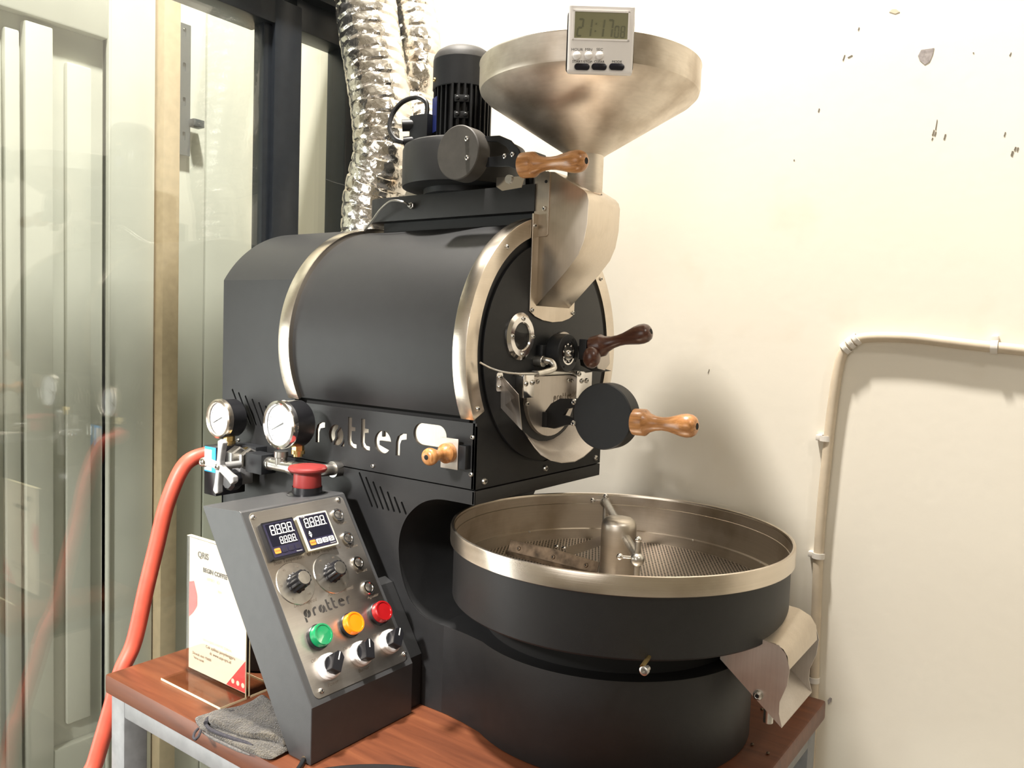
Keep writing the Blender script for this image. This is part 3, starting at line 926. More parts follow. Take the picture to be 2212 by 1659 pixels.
nd = Vector((-.45, -.89, 0)).normalized(); ns = Vector((.89, -.45, 0)).normalized()
mxn = Matrix(((nd.x, ns.x, 0, MX), (nd.y, ns.y, 0, MY), (0, 0, 1, 0), (0, 0, 0, 1)))
MB().box(.0435, .0443, -.0085, .0085, .286, .336, mxn).build('rating_plate', 'nameplate', mot)
jb = Vector((MX, MY, 0)) - _r0 * .055
MB().box(jb.x - .016, jb.x + .020, jb.y - .017, jb.y + .017, .272, .313).build('terminal_box', 'black2', mot, bevel=0.003)
g1 = jb - _r0 * .018
MB().cyl((g1.x + .004, g1.y + .002, .300), (g1.x - .010, g1.y - .012, .298), .0085, 18).build('cable_gland', 'black2', mot)
MB().cyl((g1.x + .004, g1.y, .276), (g1.x - .008, g1.y - .010, .274), .0080, 18).build('cable_gland', 'black2', mot)
MB().tube([(g1.x - .008, g1.y - .010, .274), (g1.x - .020, g1.y - .016, .279), (g1.x - .032, g1.y - .016, .296), (g1.x - .032, g1.y - .010, .318), (g1.x - .020, g1.y - .002, .336), (g1.x + .000, g1.y + .006, .342), (g1.x + .016, g1.y + .010, .334), (g1.x + .020, g1.y + .008, .316), (g1.x + .016, g1.y + .004, .306)], .0036, 10).build('motor_cable', 'cable', mot)

# --- airflow damper lever: disc weight, arched arm, wooden handle
DW = (-.6925, .2290)
dw = MB().lathe([(.0001, 0), (.0340, 0), (.0352, .0012), (.0352, .0238), (.0340, .025), (.0001, .025)], (DW[0], .818, DW[1]), (0, 1, 0), 56).build('damper_weight', ['weight'], RO, smooth=30)
for px, py in ((1009, 300), (1010, 341)):
    screw(dw, ony(px, py, .818), (0, -1, 0), .0036, 'chrome')
arm = [(-.664, .2120), (-.625, .2090), (-.604, .2010), (-.604, .2165), (-.611, .2295), (-.624, .2420), (-.641, .2495), (-.665, .2510), (-.665, .2445), (-.645, .2420), (-.630, .2345), (-.6225, .2260), (-.640, .2235), (-.664, .2235)]
am = MB().slab(arm, (0, .8430, 0), (1, 0, 0), (0, 0, 1), .004).build('damper_arm', 'black2', dw, smooth=0, bevel=0.0005)
for px, py in ((1091, 338), (1108, 334)):
    screw(dw, ony(px, py, .8390), (0, -1, 0), .0034, 'chrome')
handle(dw, (-.6045, .8410, .2085), (1, 0.0, -.030), .094, 'wood_x')
MB().slab([(-.655, .188), (-.645, .182), (-.615, .184), (-.610, .198), (-.655, .200)], (0, .856, 0), (1, 0, 0), (0, 0, 1), .0015).build('stop_plate', 'chrome', dw, smooth=0)
MB().cyl((-.634, .858, .1960), (-.634, .852, .1960), .0055, 20).build('pivot', 'zinc', dw)

# --- front bearing, discharge door with counterweight, scoop
brg = MB().lathe([(.0001, 0), (.0205, 0), (.0205, .008), (.0215, .009), (.0258, .010), (.0262, .0115), (.0262, .0290), (.0252, .0305), (.0165, .0305), (.0165, .0285), (.0001, .0285)], (XF, YC, ZC), (1, 0, 0), 48).build('bearing_housing', 'black2', RO, smooth=30)
MB().lathe([(.0162, 0), (.0162, .002), (.0140, .002), (.0140, 0)], (XF + .0285, YC, ZC), (1, 0, 0), 40, cap=False).build('outer_race', 'chrome', brg, smooth=30)
MB().lathe([(.0100, 0), (.0100, .0022), (.0001, .0022)], (XF + .0285, YC, ZC), (1, 0, 0), 32, cap=False).build('inner_race', 'zinc', brg, smooth=30)
for k in range(9):
    t = R_(40 * k + 10)
    MB().ball((XF + .0288, YC + .0120 * math.cos(t), ZC + .0120 * math.sin(t)), .0017, 8).build('bearing_ball', 'chrome', brg)
screw(brg, (XF + .0307, YC, ZC), (1, 0, 0), .0045, 'chrome', 'bolt')
for t in (60, 240, 330):
    MB().cyl((XF + .0300, YC + .0213 * math.cos(R_(t)), ZC + .0213 * math.sin(R_(t))), (XF + .0309, YC + .0213 * math.cos(R_(t)), ZC + .0213 * math.sin(R_(t))), .0016, 10).build('set_screw', 'void', brg)
MB().box(XF, XF + .010, YC - .034, YC - .019, ZC - .012, ZC + .010).build('bracket', 'black2', brg, bevel=.001)
# steel cam ring and sampling lever with the dark handle
cam_ = MB().lathe([(.0120, .001), (.0300, .001), (.0300, .004), (.0120, .004)], (XF, .9720, ZC - .001), (1, 0, 0), 36).build('cam_plate', 'steelm', RO, smooth=30)
ck = [onx(px, py, -.585) for px, py in ((1281, 742), (1300, 730), (1313, 745), (1315, 785), (1304, 800), (1290, 796), (1281, 775))]
MB().slab([(p.y, p.z) for p in reversed(ck)], (-.585, 0, 0), (0, 1, 0), (0, 0, 1), .002).build('cam_cheek', 'steelm', cam_, bevel=.0004)
ck2 = [onx(px, py, -.600) for px, py in ((1255, 748), (1281, 742), (1281, 775), (1290, 796), (1304, 800), (1285, 802), (1262, 790))]
MB().slab([(p.y, p.z) for p in reversed(ck2)], (-.606, 0, 0), (0, 1, 0), (0, 0, 1), .020).build('cam_web', 'black2', cam_, bevel=.0004)
hb_ = ony(1279, 752, .972)
handle(cam_, hb_, (1, .06, .30), .090, 'wood_d', .98)
MB().box(hb_.x - .013, hb_.x - .001, .958, .988, hb_.z - .016, hb_.z + .012).build('lever_block', 'black2', cam_, bevel=.001)
MB().ball(ony(1278, 772, .955), .0125, 18, 1.2).build('lever_boss', 'wood_d', cam_)

dd = [(.882, -.0600), (1.004, -.0600), (1.004, -.098)] + [(YC + .0612 * math.cos(R_(t)), -.086 + .058 * math.sin(R_(t))) for t in range(-8, -173, -8)] + [(.882, -.098)]
door = MB().slab(list(reversed(dd)), (XF, 0, 0), (0, 1, 0), (0, 0, 1), .006).build('discharge_door', 'steelm', RO, smooth=0, bevel=.0008)
XD = XF + .006
for y, z in ((.905, -.0670), (.9825, -.0675)):
    screw(door, (XD, y, z), (1, 0, 0), .0032)
MB().box(XF, XF + .014, .862, .886, -.0870, -.0560).build('hinge_block', 'chrome', door, bevel=.0008)
MB().box(XF, XF + .018, .988, 1.030, -.0930, -.0540).build('hinge_block', 'chrome', door, bevel=.0008)
MB().box(XF, XF + .010, .858, 1.010, -.0585, -.0535).build('hinge_rod', 'zinc', door, bevel=.0015)
MB().box(XF + .004, XF + .018, .893, .915, -.0565, -.0515).build('latch', 'zinc', door, bevel=.001)
for y, z, x in ((.8665, -.0680, .014), (.8815, -.0670, .014), (.8815, -.0960, .006), (1.000, -.0680, .018), (1.014, -.0680, .018), (.9925, -.0580, .018)):
    screw(door, (XF + x, y, z), (1, 0, 0), .0036)
mb = MB()
for pl in logo_polys():
    mb.slab([(.9465 + x * .0066, -.0945 + y * .0066) for x, y in pl], (XD, 0, 0), (0, 1, 0), (0, 0, 1), .00025)
mb.build('engraved_name', 'ink_grey', door, smooth=0)
arm2 = [(0, -.1300), (0, -.1100), (.018, -.0960), (.042, -.0870), (.075, -.0840), (.108, -.0840), (.108, -.1165), (.085, -.1160), (.055, -.1215), (.028, -.1290)]
tri = [(.052, -.1080), (.060, -.0990), (.078, -.0955), (.078, -.1085)]
MB().slab(arm2, (-.6100, .9280, 0), (.88, -.47, 0), (0, 0, 1), .0045, [tri]).build('door_arm', 'black2', door, smooth=0, bevel=.0005)
MB().box(-.6148, -.604, .920, .945, -.1300, -.1090).build('arm_root', 'black2', door, bevel=.001)
wt = MB().lathe([(.0001, 0), (.0395, 0), (.0407, .0012), (.0407, .0218), (.0395, .023), (.0001, .023)], (-.4850, .859, -.1000), (0, 1, 0), 64).build('door_weight', 'black2', RO, smooth=30)  # darker black than the coat puts this face's shade into its colour
for px, py in ((1241, 868), (1240, 914)):
    screw(wt, ony(px, py, .859), (0, -1, 0), .0040, 'chrome')
handle(wt, (-.4465, .8705, -.1035), (1, 0, .028), .080, 'wood_x', 1.02)

so = [(.8335, -.1330), (.8480, -.1460), (.8635, -.1570), (.8880, -.1672), (.9150, -.1734), (.9490, -.1755), (.9720, -.1715), (.9900, -.1650), (1.015, -.1540), (1.040, -.1380), (1.056, -.1200)]
si = [(.868, -.1170), (.876, -.1250), (.886, -.1340), (.903, -.1440), (.922, -.1500), (.9425, -.1520), (.960, -.1505), (.976, -.1460), (.990, -.1400), (1.002, -.1320), (1.012, -.1200)]
t_ = .0012
mb = MB()
mb.loft([[Vector((XF, y, z)) for y, z in si], [Vector((-.5750, y, z)) for y, z in so]], closed=False, cap=False)
mb.loft([[Vector((XF, y, z - t_)) for y, z in si], [Vector((-.5750, y, z - t_)) for y, z in so]], closed=False, cap=False)
mb.loft([[Vector((-.5750, y, z)) for y, z in so], [Vector((-.5750, y, z - t_)) for y, z in so]], closed=False, cap=False)
mb.build('discharge_scoop', 'steelm', RO, smooth=50)
w1 = [Vector((XF, .829, -.0560)), Vector((XF, .832, -.0990)), Vector((-.5750, .8186, -.1225)), Vector((-.5750, .8085, -.0775))]
sgd = MB().add(w1 + [p + Vector((0, .0015, 0)) for p in w1], [(0, 1, 2, 3), (7, 6, 5, 4), (0, 4, 5, 1), (1, 5, 6, 2), (2, 6, 7, 3), (3, 7, 4, 0)]).build('side_guard', 'steelm', RO, smooth=0)
MB().slab(rrect(.8195, .8325, -.0775, -.0535, .003), (XF, 0, 0), (0, 1, 0), (0, 0, 1), .0015).build('guard_tab', 'chrome', sgd, smooth=0)
for z in (-.0595, -.0715):
    screw(sgd, (XF + .0015, .8250, z), (1, 0, 0), .0030)
# temperature probe at the front: fitting, bent tube and wire
pb = onx(1158, 780, XF)
pr = MB().lathe([(.0078, 0), (.0078, .012), (.0070, .013), (.0045, .013), (.0045, .018)], pb, (1, 0, 0), 20).build('bean_probe', 'zinc', RO, smooth=30)
pts = [pb + Vector((.016, 0, 0)), onx(1176, 778, -.592), onx(1190, 781, -.582), onx(1197, 792, -.576), onx(1190, 800, -.576), onx(1160, 808, -.578)]
MB().tube(pts, .0040, 14).build('probe_tube', 'zinc', pr)
MB().tube([pts[-1], onx(1130, 808, -.583), onx(1090, 804, -.595), onx(1060, 795, -.606), onx(1037, 783, -.612)], .0013, 8).build('probe_wire', 'zinc', pr)

# ------------------------------------------------------------------ cooling tray
TC = Vector((-.4990, YC, 0))
TR = .2220
tray = MB().lathe([(.150, -.3460), (.2140, -.3460), (.2172, -.3430), (.2172, -.2750)], TC, (0, 0, 1), 128, cap=False).build('cooling_tray', 'black', RO, smooth=35)
MB().lathe([(.2172, -.2750), (.2212, -.2748), (.2220, -.2740), (.2220, -.2550), (.2214, -.2528), (.2195, -.2522), (.2178, -.2530), (.2172, -.2560), (.2172, -.2730)], TC, (0, 0, 1), 128, cap=False).build('rim_band', 'steel', tray, smooth=35)
MB().lathe([(.2168, -.2560), (.2168, -.2690), (.2160, -.2695), (.2160, -.3080), (.2120, -.3090), (.2120, -.3250)], TC, (0, 0, 1), 128, cap=False).build('liner', 'tray', tray, smooth=25)
sv = MB().lathe([(.2120, -.3240), (.0230, -.3240)], TC, (0, 0, 1), 96, cap=False).build('sieve', 'sieve', tray, smooth=0)
MB().lathe([(.2130, -.3400), (.0001, -.3400)], TC, (0, 0, 1), 64, cap=False).build('plenum', 'void', tray)
for k in range(10):
    t = R_(36 * k + 14)
    MB().ball(TC + Vector((.2125 * math.cos(t), .2125 * math.sin(t), -.3092)), .0018, 8).build('rivet', 'zinc', tray)
post = MB().lathe([(.0236, -.3238), (.0232, -.2560), (.0226, -.2490), (.0205, -.2440), (.0165, -.2412), (.008, -.2400), (.0001, -.2398)], TC, (0, 0, 1), 40, cap=False).build('stirrer_post', 'tray', RO, smooth=50)
ra_, rb_ = Vector((-.6190, 1.1200, -.2640)), Vector((-.4290, .8600, -.2640))
MB().cyl(ra_, rb_, .0058, 18).build('stirrer_rod', 'zinc', post)
for e_, dz in ((ra_, -.014), (rb_, .0)):
    MB().ball(e_ + Vector((0, 0, -.002)), .0085, 16).build('ball_joint', 'zinc', post)
    MB().cyl(e_ + Vector((0, 0, .022 + dz)), e_ + Vector((0, 0, -.048)), .0036, 14).build('paddle_stem', 'zinc', post)
    MB().ball(e_ + Vector((0, 0, .022 + dz)), .0042, 12).build('stem_cap', 'chrome', post)
    q_ = e_ + Vector((-.018, -.010, 0))
    MB().cyl(e_, q_, .0016, 10).build('thumb_screw', 'chrome', post)
    MB().ball(q_, .0042, 12).build('thumb_knob', 'chrome', post)
# paddle on the left, held by a bent strap
pa, pb_ = Vector((-.6750, .9380, -.322)), Vector((-.5230, .9310, -.322))
d_ = (pb_ - pa); dn = d_.normalized(); up = Vector((0, .35, .94)).normalized()
pd = MB()
pd.slab([(0, 0), (d_.length, 0), (d_.length, .0185), (d_.length * .55, .0215), (0, .0200)], pa, dn, up, .0016)
pdo = pd.build('paddle', 'rusty', post, smooth=0, bevel=.0003)
MB().slab([(0, .0), (d_.length, .0), (d_.length, .006), (0, .006)], pa + Vector((0, -.003, .000)), dn, Vector((0, -.3, .95)), .002).build('paddle_lip', 'rusty', post, smooth=0)
for k in (.12, .52, .88):
    screw(post, pa + d_ * k + up * .011 + Vector((0, -.0018, 0)), (0, -1, .3), .0032, 'rusty', 'rivet')
sp = [Vector((-.5900, .9600, -.3080)), Vector((-.5780, .9850, -.3040)), Vector((-.5600, 1.0050, -.2950)), Vector((-.5450, 1.0050, -.2830)), Vector((-.5230, .9650, -.2760))]
mb = MB()
mb.loft([[p + Vector((0, 0, .007)), p + Vector((0, .0015, .007)), p + Vector((0, .0015, -.007)), p + Vector((0, 0, -.007))] for p in sp])
mb.build('paddle_strap', 'tray', post, smooth=50)
for o_ in (0, .012):
    screw(post, Vector((-.5990 + o_, .948, -.3005)), (0, -.3, 1), .0036, 'chrome', 'rivet')
# outlet: S-curved cheeks, sloping floor, hood and clamp screw
NY, FY = .8970, 1.0140
chk = [(-.3350, -.3720), (-.2600, -.4310), (-.2640, -.4173), (-.2640, -.4038), (-.2570, -.3830), (-.2550, -.3640), (-.2600, -.3480), (-.2680, -.3400), (-.2890, -.3380), (-.3350, -.3480)]
oc = MB().slab(chk, (0, NY + .0015, 0), (1, 0, 0), (0, 0, 1), .0015).build('outlet_chute', 'steelm', RO, smooth=0)
MB().slab(chk, (0, FY, 0), (1, 0, 0), (0, 0, 1), .0015).build('far_cheek', 'steelm', oc, smooth=0)
fl = [(-.3350, -.3720), (-.2600, -.4310)]
mb = MB().loft([[Vector((x, NY, z)), Vector((x, FY, z)), Vector((x, FY, z - .0015)), Vector((x, NY, z - .0015))] for x, z in fl])
mb.build('chute_floor', 'steelm', oc, smooth=0)
hd = [(-.3000, -.3265), (-.2780, -.3280), (-.2640, -.3340), (-.2570, -.3440), (-.2550, -.3600)]
hdn = [(-.2890, -.3385), (-.2720, -.3390), (-.2630, -.3430), (-.2580, -.3500), (-.2560, -.3640)]
mb = MB()
for off_ in (0, -.0015):
    mb.loft([[Vector((x, NY, z + off_)) for x, z in hdn], [Vector((x, FY - .01, z + off_)) for x, z in hd]], closed=False, cap=False)
mb.build('hood', 'steelx', oc, smooth=60)
screw(oc, ony(1638, 1501, NY), (0, -1, 0), .0058, 'zinc', 'clamp_screw')
p_ = ony(1660, 1545, NY + .012)
MB().cyl(p_ + Vector((0, 0, .016)), p_ + Vector((0, 0, -.008)), .0055, 16).build('stand_pin', 'zinc', oc)
s_ = ony(1394, 1447, .752)
gs = MB().lathe([(.0030, -.006), (.0030, .0), (.0050, .0), (.0050, .004), (.0040, .0045), (.0022, .0045), (.0022, .002)], s_, (0, -1, 0), 18).build('gate_screw', 'zinc', tray, smooth=30)
MB().cyl(s_ + Vector((-.006, .02, .006)), s_ + Vector((-.002, -.004, .004)), .0024, 10).build('gate_pin', 'brass', tray)

# ------------------------------------------------------------------ control console
CA = Vector((-.6920, .5930, -.4325))
CE = Vector((-.55707, 0, .83047))
CN = Vector((.83047, 0, .55707))
UY = Vector((0, 1, 0))


def pl(px, py, off=0.0):
    d = ray(px, py); b = CA + CN * off
    return d * (b.dot(CN) / d.dot(CN))


def zl(zx, zy, off=0.0):      # from the enlarged console view
    return pl(400 + zx / 2.518, 1000 + zy / 2.518, off)


sidep = [(-.6915, TZ + .0008), (-.6915, -.4325), (-.8265, -.2310), (-.8300, -.2295), (-.9040, -.2340), (-.9050, -.2360), (-.7290, TZ + .0008)]
CB = MB().slab(list(reversed(sidep)), (0, .7590, 0), (1, 0, 0), (0, 0, 1), .1660).build('control_console', 'black', RO, smooth=0, bevel=.0016)
CB.data.materials.clear(); CB.data.materials.append(M['console'])
MB().slab(list(reversed([(-.700, TZ + .0008), (-.700, -.4300), (-.7560, -.3450), (-.7700, -.3400), (-.8100, -.3600), (-.74, TZ + .0008)])), (0, YL - .0005, 0), (1, 0, 0), (0, 0, 1), .0260).build('console_bridge', 'black', CB, smooth=0, bevel=.0015)
SP = [(.0080, .0065), (.1600, .0065)]
plate = MB().slab(rrect(.0085, .1600, .0060, .2400, .0075, 6), CA, UY, CE, .0012).build('console_plate', 'plate', CB, smooth=0, bevel=.0003)
W = .0012
for zx, zy in ((370, 298), (832, 200), (1192, 1040), (740, 1240)):
    screw(CB, zl(zx, zy, W), CN, .0034, 'chrome')


def controller(cz, face, body, main, second, body_t=.0075):
    c_ = zl(*cz, W + body_t)
    o_ = c_ - UY * .0240 - CE * .0240
    mb = MB()
    mb.slab(rrect(0, .048, 0, .048, .0015, 3), o_ - CN * body_t, UY, CE, body_t)
    mb.mat(1).slab(rrect(.0022, .0458, .0022, .0458, .001, 2), o_, UY, CE, .0004)
    mb.mat(2).slab(rrect(.0045, .0435, .0155, .0445, .001, 2), o_ + CN * .0004, UY, CE, .0002)
    z_ = o_ + CN * .0007
    mb.mat(3)
    digits(mb, '8888', z_ + UY * main[0] + CE * main[1], UY, CE, main[2], main[3], main[4], main[5], dots=True)
    if second:
        digits(mb, '8888', z_ + UY * second[0] + CE * second[1], UY, CE, second[2], second[3], second[4], second[5], dots=True)
    else:
        for k, (a_, b_) in enumerate(((.0215, .0245), (.0175, .0205))):
            pts = [(.0075, a_ if k == 0 else b_), (.0125, a_ if k == 0 else b_), (.0100, b_ + .0012 if k == 0 else a_ - .0012)]
            mb.add([z_ + UY * x + CE * y for x, y in pts], [(0, 1, 2)])
        text_mesh(mb, 'TC4S', .0030, z_ + UY * .0075 + CE * .0447, UY, CE)
    for k in range(4):
        mb.mat(4 if k == 0 else (3 if not second else 5))
        x0 = .0050 + k * .0100
        mb.slab(rrect(x0, x0 + .0084, .0062, .0130, .0012, 2), o_ + CN * .0004, UY, CE, .0006)
        mb.mat(6)
        if k == 0:
            text_mesh(mb, 'MODE', .0026, o_ + CN * .0011 + UY * (x0 + .0042) + CE * .0096, UY, CE)
        else:
            ang = (90, 180, 0)[k - 1]
            for s2 in (-.0013, .0013):
                for sg_ in (-1, 1):
                    a0 = Vector((0, s2 + .0010)); a1 = Vector((sg_ * .0022, s2 - .0010))
                    rt = Matrix.Rotation(R_(ang), 2)
                    a0 = rt @ a0; a1 = rt @ a1; dr = (a1 - a0).normalized(); pr_ = Vector((-dr.y, dr.x)) * .00035
                    cc_ = Vector((x0 + .0042, .0096))
                    mb.add([o_ + CN * .0012 + UY * (cc_ + q2).x + CE * (cc_ + q2).y for q2 in (a0 - pr_, a1 - pr_, a1 + pr_, a0 + pr_)], [(0, 1, 2, 3)])
    mb.mat(3)
    text_mesh(mb, 'Autonics', .0024, o_ + CN * .0006 + UY * .0395 + CE * .0040, UY, CE)
    return mb.build('temperature_controller', [body, face, 'screen', 'digit', 'orange_key', 'navy', 'ink'], CB, smooth=0)


controller((534, 408), 'navy', 'blackplastic', (.0085, .0295, .0070, .0130, .0016, .0014), (.0170, .0168, .0050, .0095, .0013, .0011))
controller((722, 366), 'navy', 'cream_plastic', (.0065, .0295, .0070, .0130, .0016, .0014), None)
for zx, zy in ((832, 282), (885, 408), (940, 543), (997, 677)):
    c_ = zl(zx, zy, W + .002)
    b_ = MB().lathe([(.0094, -.002), (.0094, .0004), (.0082, .0014), (.0066, .0014), (.0060, .0006)], c_, CN, 30, cap=False).build('push_button', 'chrome', CB, smooth=30)
    MB().lathe([(.0060, .0006), (.0054, -.0002)], c_, CN, 30, cap=False).build('button_gap', 'void', b_)
    MB().lathe([(.0054, -.0002), (.0054, .0008), (.0048, .0010), (.0001, .0010)], c_, CN, 30, cap=False).build('button_cap', 'plate', b_, smooth=20)
for (dz, kz) in (((600, 655), (648, 637)), ((795, 600), (840, 577))):
    c_ = zl(*dz, W)
    dial = MB().lathe([(.0001, .0012), (.0262, .0012), (.0268, .0004), (.0268, 0)], c_, CN, 56, cap=False).build('dial_disc', 'zinc', CB, smooth=25)
    mb = MB()
    for k, s in enumerate(('0', '20', '40', '60', '80', '100')):
        t = R_(235 - 58 * k)
        text_mesh(mb, s, .0038, c_ + CN * .0013 + (UY * math.cos(t) + CE * math.sin(t)) * .0215, UY, CE)
    mb.build('dial_scale', 'ink_grey', dial, smooth=0)
    prk = []
    for j in range(48):
        t = 2 * math.pi * j / 48
        prk.append(.0112 + .0007 * math.cos(12 * t))
    mb = MB(); rings = []
    for h, k_ in ((.0012, 1.14), (.0035, 1.12), (.0045, 1.0), (.0180, .92), (.0192, .86)):
        rings.append([c_ + CN * h + (UY * math.cos(2 * math.pi * j / 48) + CE * math.sin(2 * math.pi * j / 48)) * prk[j] * k_ for j in range(48)])
    mb.loft(rings)
    kn = mb.build('speed_knob', 'blackplastic', CB, smooth=40)
    MB().lathe([(.0084, .0190), (.0082, .0198), (.0001, .0199)], c_, CN, 32, cap=False).build('knob_cap', 'zinc', kn, smooth=20)
for (zx, zy), lm in zip(((718, 950), (893, 885), (1048, 822)), ('lens_green', 'lens_orange', 'lens_red')):
    c_ = zl(zx, zy, W)
    bz = MB().lathe([(.0150, 0), (.0150, .0045), (.0140, .0052), (.0132, .0052)], c_, CN, 40, cap=False).build('pilot_lamp', 'blackplastic', CB, smooth=25)
    MB().lathe([(.0136, .0048), (.0134, .0125), (.0126, .0140), (.0108, .0140), (.0106, .0132), (.0001, .0134)], c_, CN, 40, cap=False).build('lamp_lens', lm, bz, smooth=25)
for (zx, zy), rot in zip(((775, 1110), (948, 1042), (1105, 976)), (-38, -22, -40)):
    c_ = zl(zx, zy, W)
    sw = MB().lathe([(.0152, 0), (.0152, .0030), (.0146, .0036), (.0146, .0075), (.0128, .0092), (.0108, .0092)], c_, CN, 44, cap=False).build('selector_switch', 'white', CB, smooth=25)
    MB().lathe([(.0108, .0088), (.0104, .0105), (.0001, .0105)], c_, CN, 36, cap=False).build('switch_hub', 'blackplastic', sw, smooth=25)
    t = R_(rot + 90)
    du = UY * math.cos(t) + CE * math.sin(t); dv_ = CN.cross(du)
    kb = MB().slab([(-.0110, -.0066), (.0080, -.0074), (.0130, -.0026), (.0130, .0026), (.0080, .0074), (-.0110, .0066)], c_ + CN * .0100, du, dv_, .0115).build('switch_lever', 'blackplastic', sw, smooth=0, bevel=.0009)
    MB().slab([(.0020, -.0007), (.0120, -.0007), (.0120, .0007), (.0020, .0007)], c_ + CN * .0216, du, dv_, .0002).build('lever_mark', 'digit', sw, smooth=0)
for s, zx, zy, sz in (('Drum', 853, 326, .0060), ('Air Flow', 905, 455, .0060), ('Coolant', 958, 588, .0060), ('Agitator', 1020, 724, .0058), ('Bean Temperature', 565, 528, .0062), ('Air Flow Temperature', 752, 478, .0062),
                      ('Drum Speed', 652, 760, .0068), ('Air Flow Speed', 843, 697, .0068), ('Power', 803, 1198, .0062), ('Burner', 970, 1122, .0062), ('Off', 695, 1078, .0052), ('On', 803, 1038, .0052), ('Off', 868, 1010, .0052), ('Off', 1028, 940, .0052), ('On', 1120, 905, .0052)):
    mb = MB()
    text_mesh(mb, s, sz, zl(zx, zy, W), UY, CE, shear=.25)
    mb.build('console_lettering', 'ink_grey', CB, smooth=0)
mb = MB()
lo_ = zl(652, 848, W); hi_ = zl(905, 758, W)
k_ = ((hi_ - lo_).dot(UY)) / 7.33
for pl_ in logo_polys():
    mb.slab([(x * k_, y * k_) for x, y in pl_], lo_, UY, CE, .0003)
mb.build('console_name', 'ink', CB, smooth=0)
# emergency stop on the console's top
es_o = Vector((-.8610, .7230, -.2325))
es = MB().lathe([(.0001, 0), (.0270, 0), (.0270, .0015), (.0225, .0025), (.0200, .0030), (.0200, .0120)], es_o, (0, 0, 1), 44, cap=False).build('emergency_stop', 'blackplastic', CB, smooth=30)
MB().lathe([(.0185, .0110), (.0190, .0120), (.0182, .0300), (.0180, .0310), (.0240, .0325), (.0262, .0350), (.0262, .0372), (.0245, .0395), (.0180, .0408), (.0001, .0412)], es_o, (0, 0, 1), 48, cap=False).build('mushroom_head', 'red', es, smooth=35)

# ------------------------------------------------------------------ gas line on the machine's left side
PY = .7480
tee = ony(607, 1006, PY)
gl = MB().lathe([(.0085, -.030), (.0098, -.030), (.0098, -.022), (.0085, -.021), (.0085, .021), (.0100, .022), (.0100, .031), (.0085, .031)], tee, (1, 0, 0), 24).build('gas_tee', 'zinc', RO, smooth=30)
MB().lathe([(.0085, .0), (.0088, .012), (.0100, .013), (.0100, .021), (.0080, .021)], tee, (0, 0, 1), 24).build('tee_branch', 'zinc', gl, smooth=30)
MB().tube([tee + Vector((.028, 0, 0)), tee + Vector((.050, 0, .002)), tee + Vector((.068, .004, .002)), tee + Vector((.078, .016, .002)), tee + Vector((.080, .040, .002)), Vector((tee.x + .080, YL + .001, tee.z + .002))], .0088, 18).build('elbow_pipe', 'zinc', gl)
MB().lathe([(.0115, 0), (.0115, .012), (.010, .013)], tee + Vector((.0800, .026, .002)), (0, 1, 0), 24).build('elbow_collar', 'zinc', gl, smooth=30)


def gauge(face, R, depth, stem_y, zbot, name_mat='chrome'):
    g = MB().lathe([(.0001, depth), (R * .90, depth), (R * .96, depth - .003), (R * .96, .006), (R * .97, .005)], face, (0, 1, 0), 56, cap=False).build('pressure_gauge', 'blackplastic', RO, smooth=35)
    MB().lathe([(R * .82, .0035), (R * .84, .0002), (R * .90, -.0010), (R * .98, .0006), (R, .0030), (R, .0085), (R * .96, .0095)], face, (0, 1, 0), 56, cap=False).build('bezel', name_mat, g, smooth=35)
    MB().lathe([(R * .84, .0050), (.0001, .0050)], face, (0, 1, 0), 48, cap=False).build('dial', 'dial', g)
    mb = MB()
    for k in range(21):
        t = R_(-45 + 270 * k / 20); r0 = R * (.62 if k % 5 == 0 else .68)
        c_ = Vector((math.cos(t), 0, math.sin(t))); n_ = Vector((-math.sin(t), 0, math.cos(t))) * R * .012
        b_ = face + Vector((0, .0048, 0))
        mb.add([b_ + c_ * r0 - n_, b_ + c_ * R * .75 - n_, b_ + c_ * R * .75 + n_, b_ + c_ * r0 + n_], [(0, 1, 2, 3)])
    mb.build('dial_marks', 'ink', g, smooth=0, props={'kind': 'stuff'})
    t = R_(205)
    c_ = Vector((math.cos(t), 0, math.sin(t))); n_ = Vector((-math.sin(t), 0, math.cos(t))) * R * .03
    b_ = face + Vector((0, .0042, 0))
    MB().slab([(-R * .2, -R * .03), (R * .6, -R * .01), (R * .6, R * .01), (-R * .2, R * .03)], b_, c_, Vector((-c_.z, 0, c_.x)), .0003).build('needle', 'ink', g, smooth=0)
    MB().lathe([(R * .84, .0022), (R * .5, .0016), (.0001, .0012)], face, (0, 1, 0), 48, cap=False).build('lens', 'lens', g, smooth=60)
    st_ = Vector((face.x, stem_y, face.z - R * .9))
    MB().lathe([(.0085, 0), (.0085, .010)], st_ + Vector((0, 0, -.008)), (0, 0, 1), 6).build('stem_nut', 'brass', g, smooth=20)
    MB().cyl(st_ + Vector((0, 0, -.006)), Vector((face.x, stem_y, zbot)), .0066, 18).build('stem', 'brass', g)
    MB().lathe([(.0095, 0), (.0095, .005)], Vector((face.x, stem_y, zbot + .004)), (0, 0, 1), 20).build('stem_collar', 'brass', g, smooth=20)
    return g


g1f = ony(600, 918, .7120)
gauge(Vector((g1f.x, .7120, g1f.z)), .0343, .0400, PY, tee.z + .018)
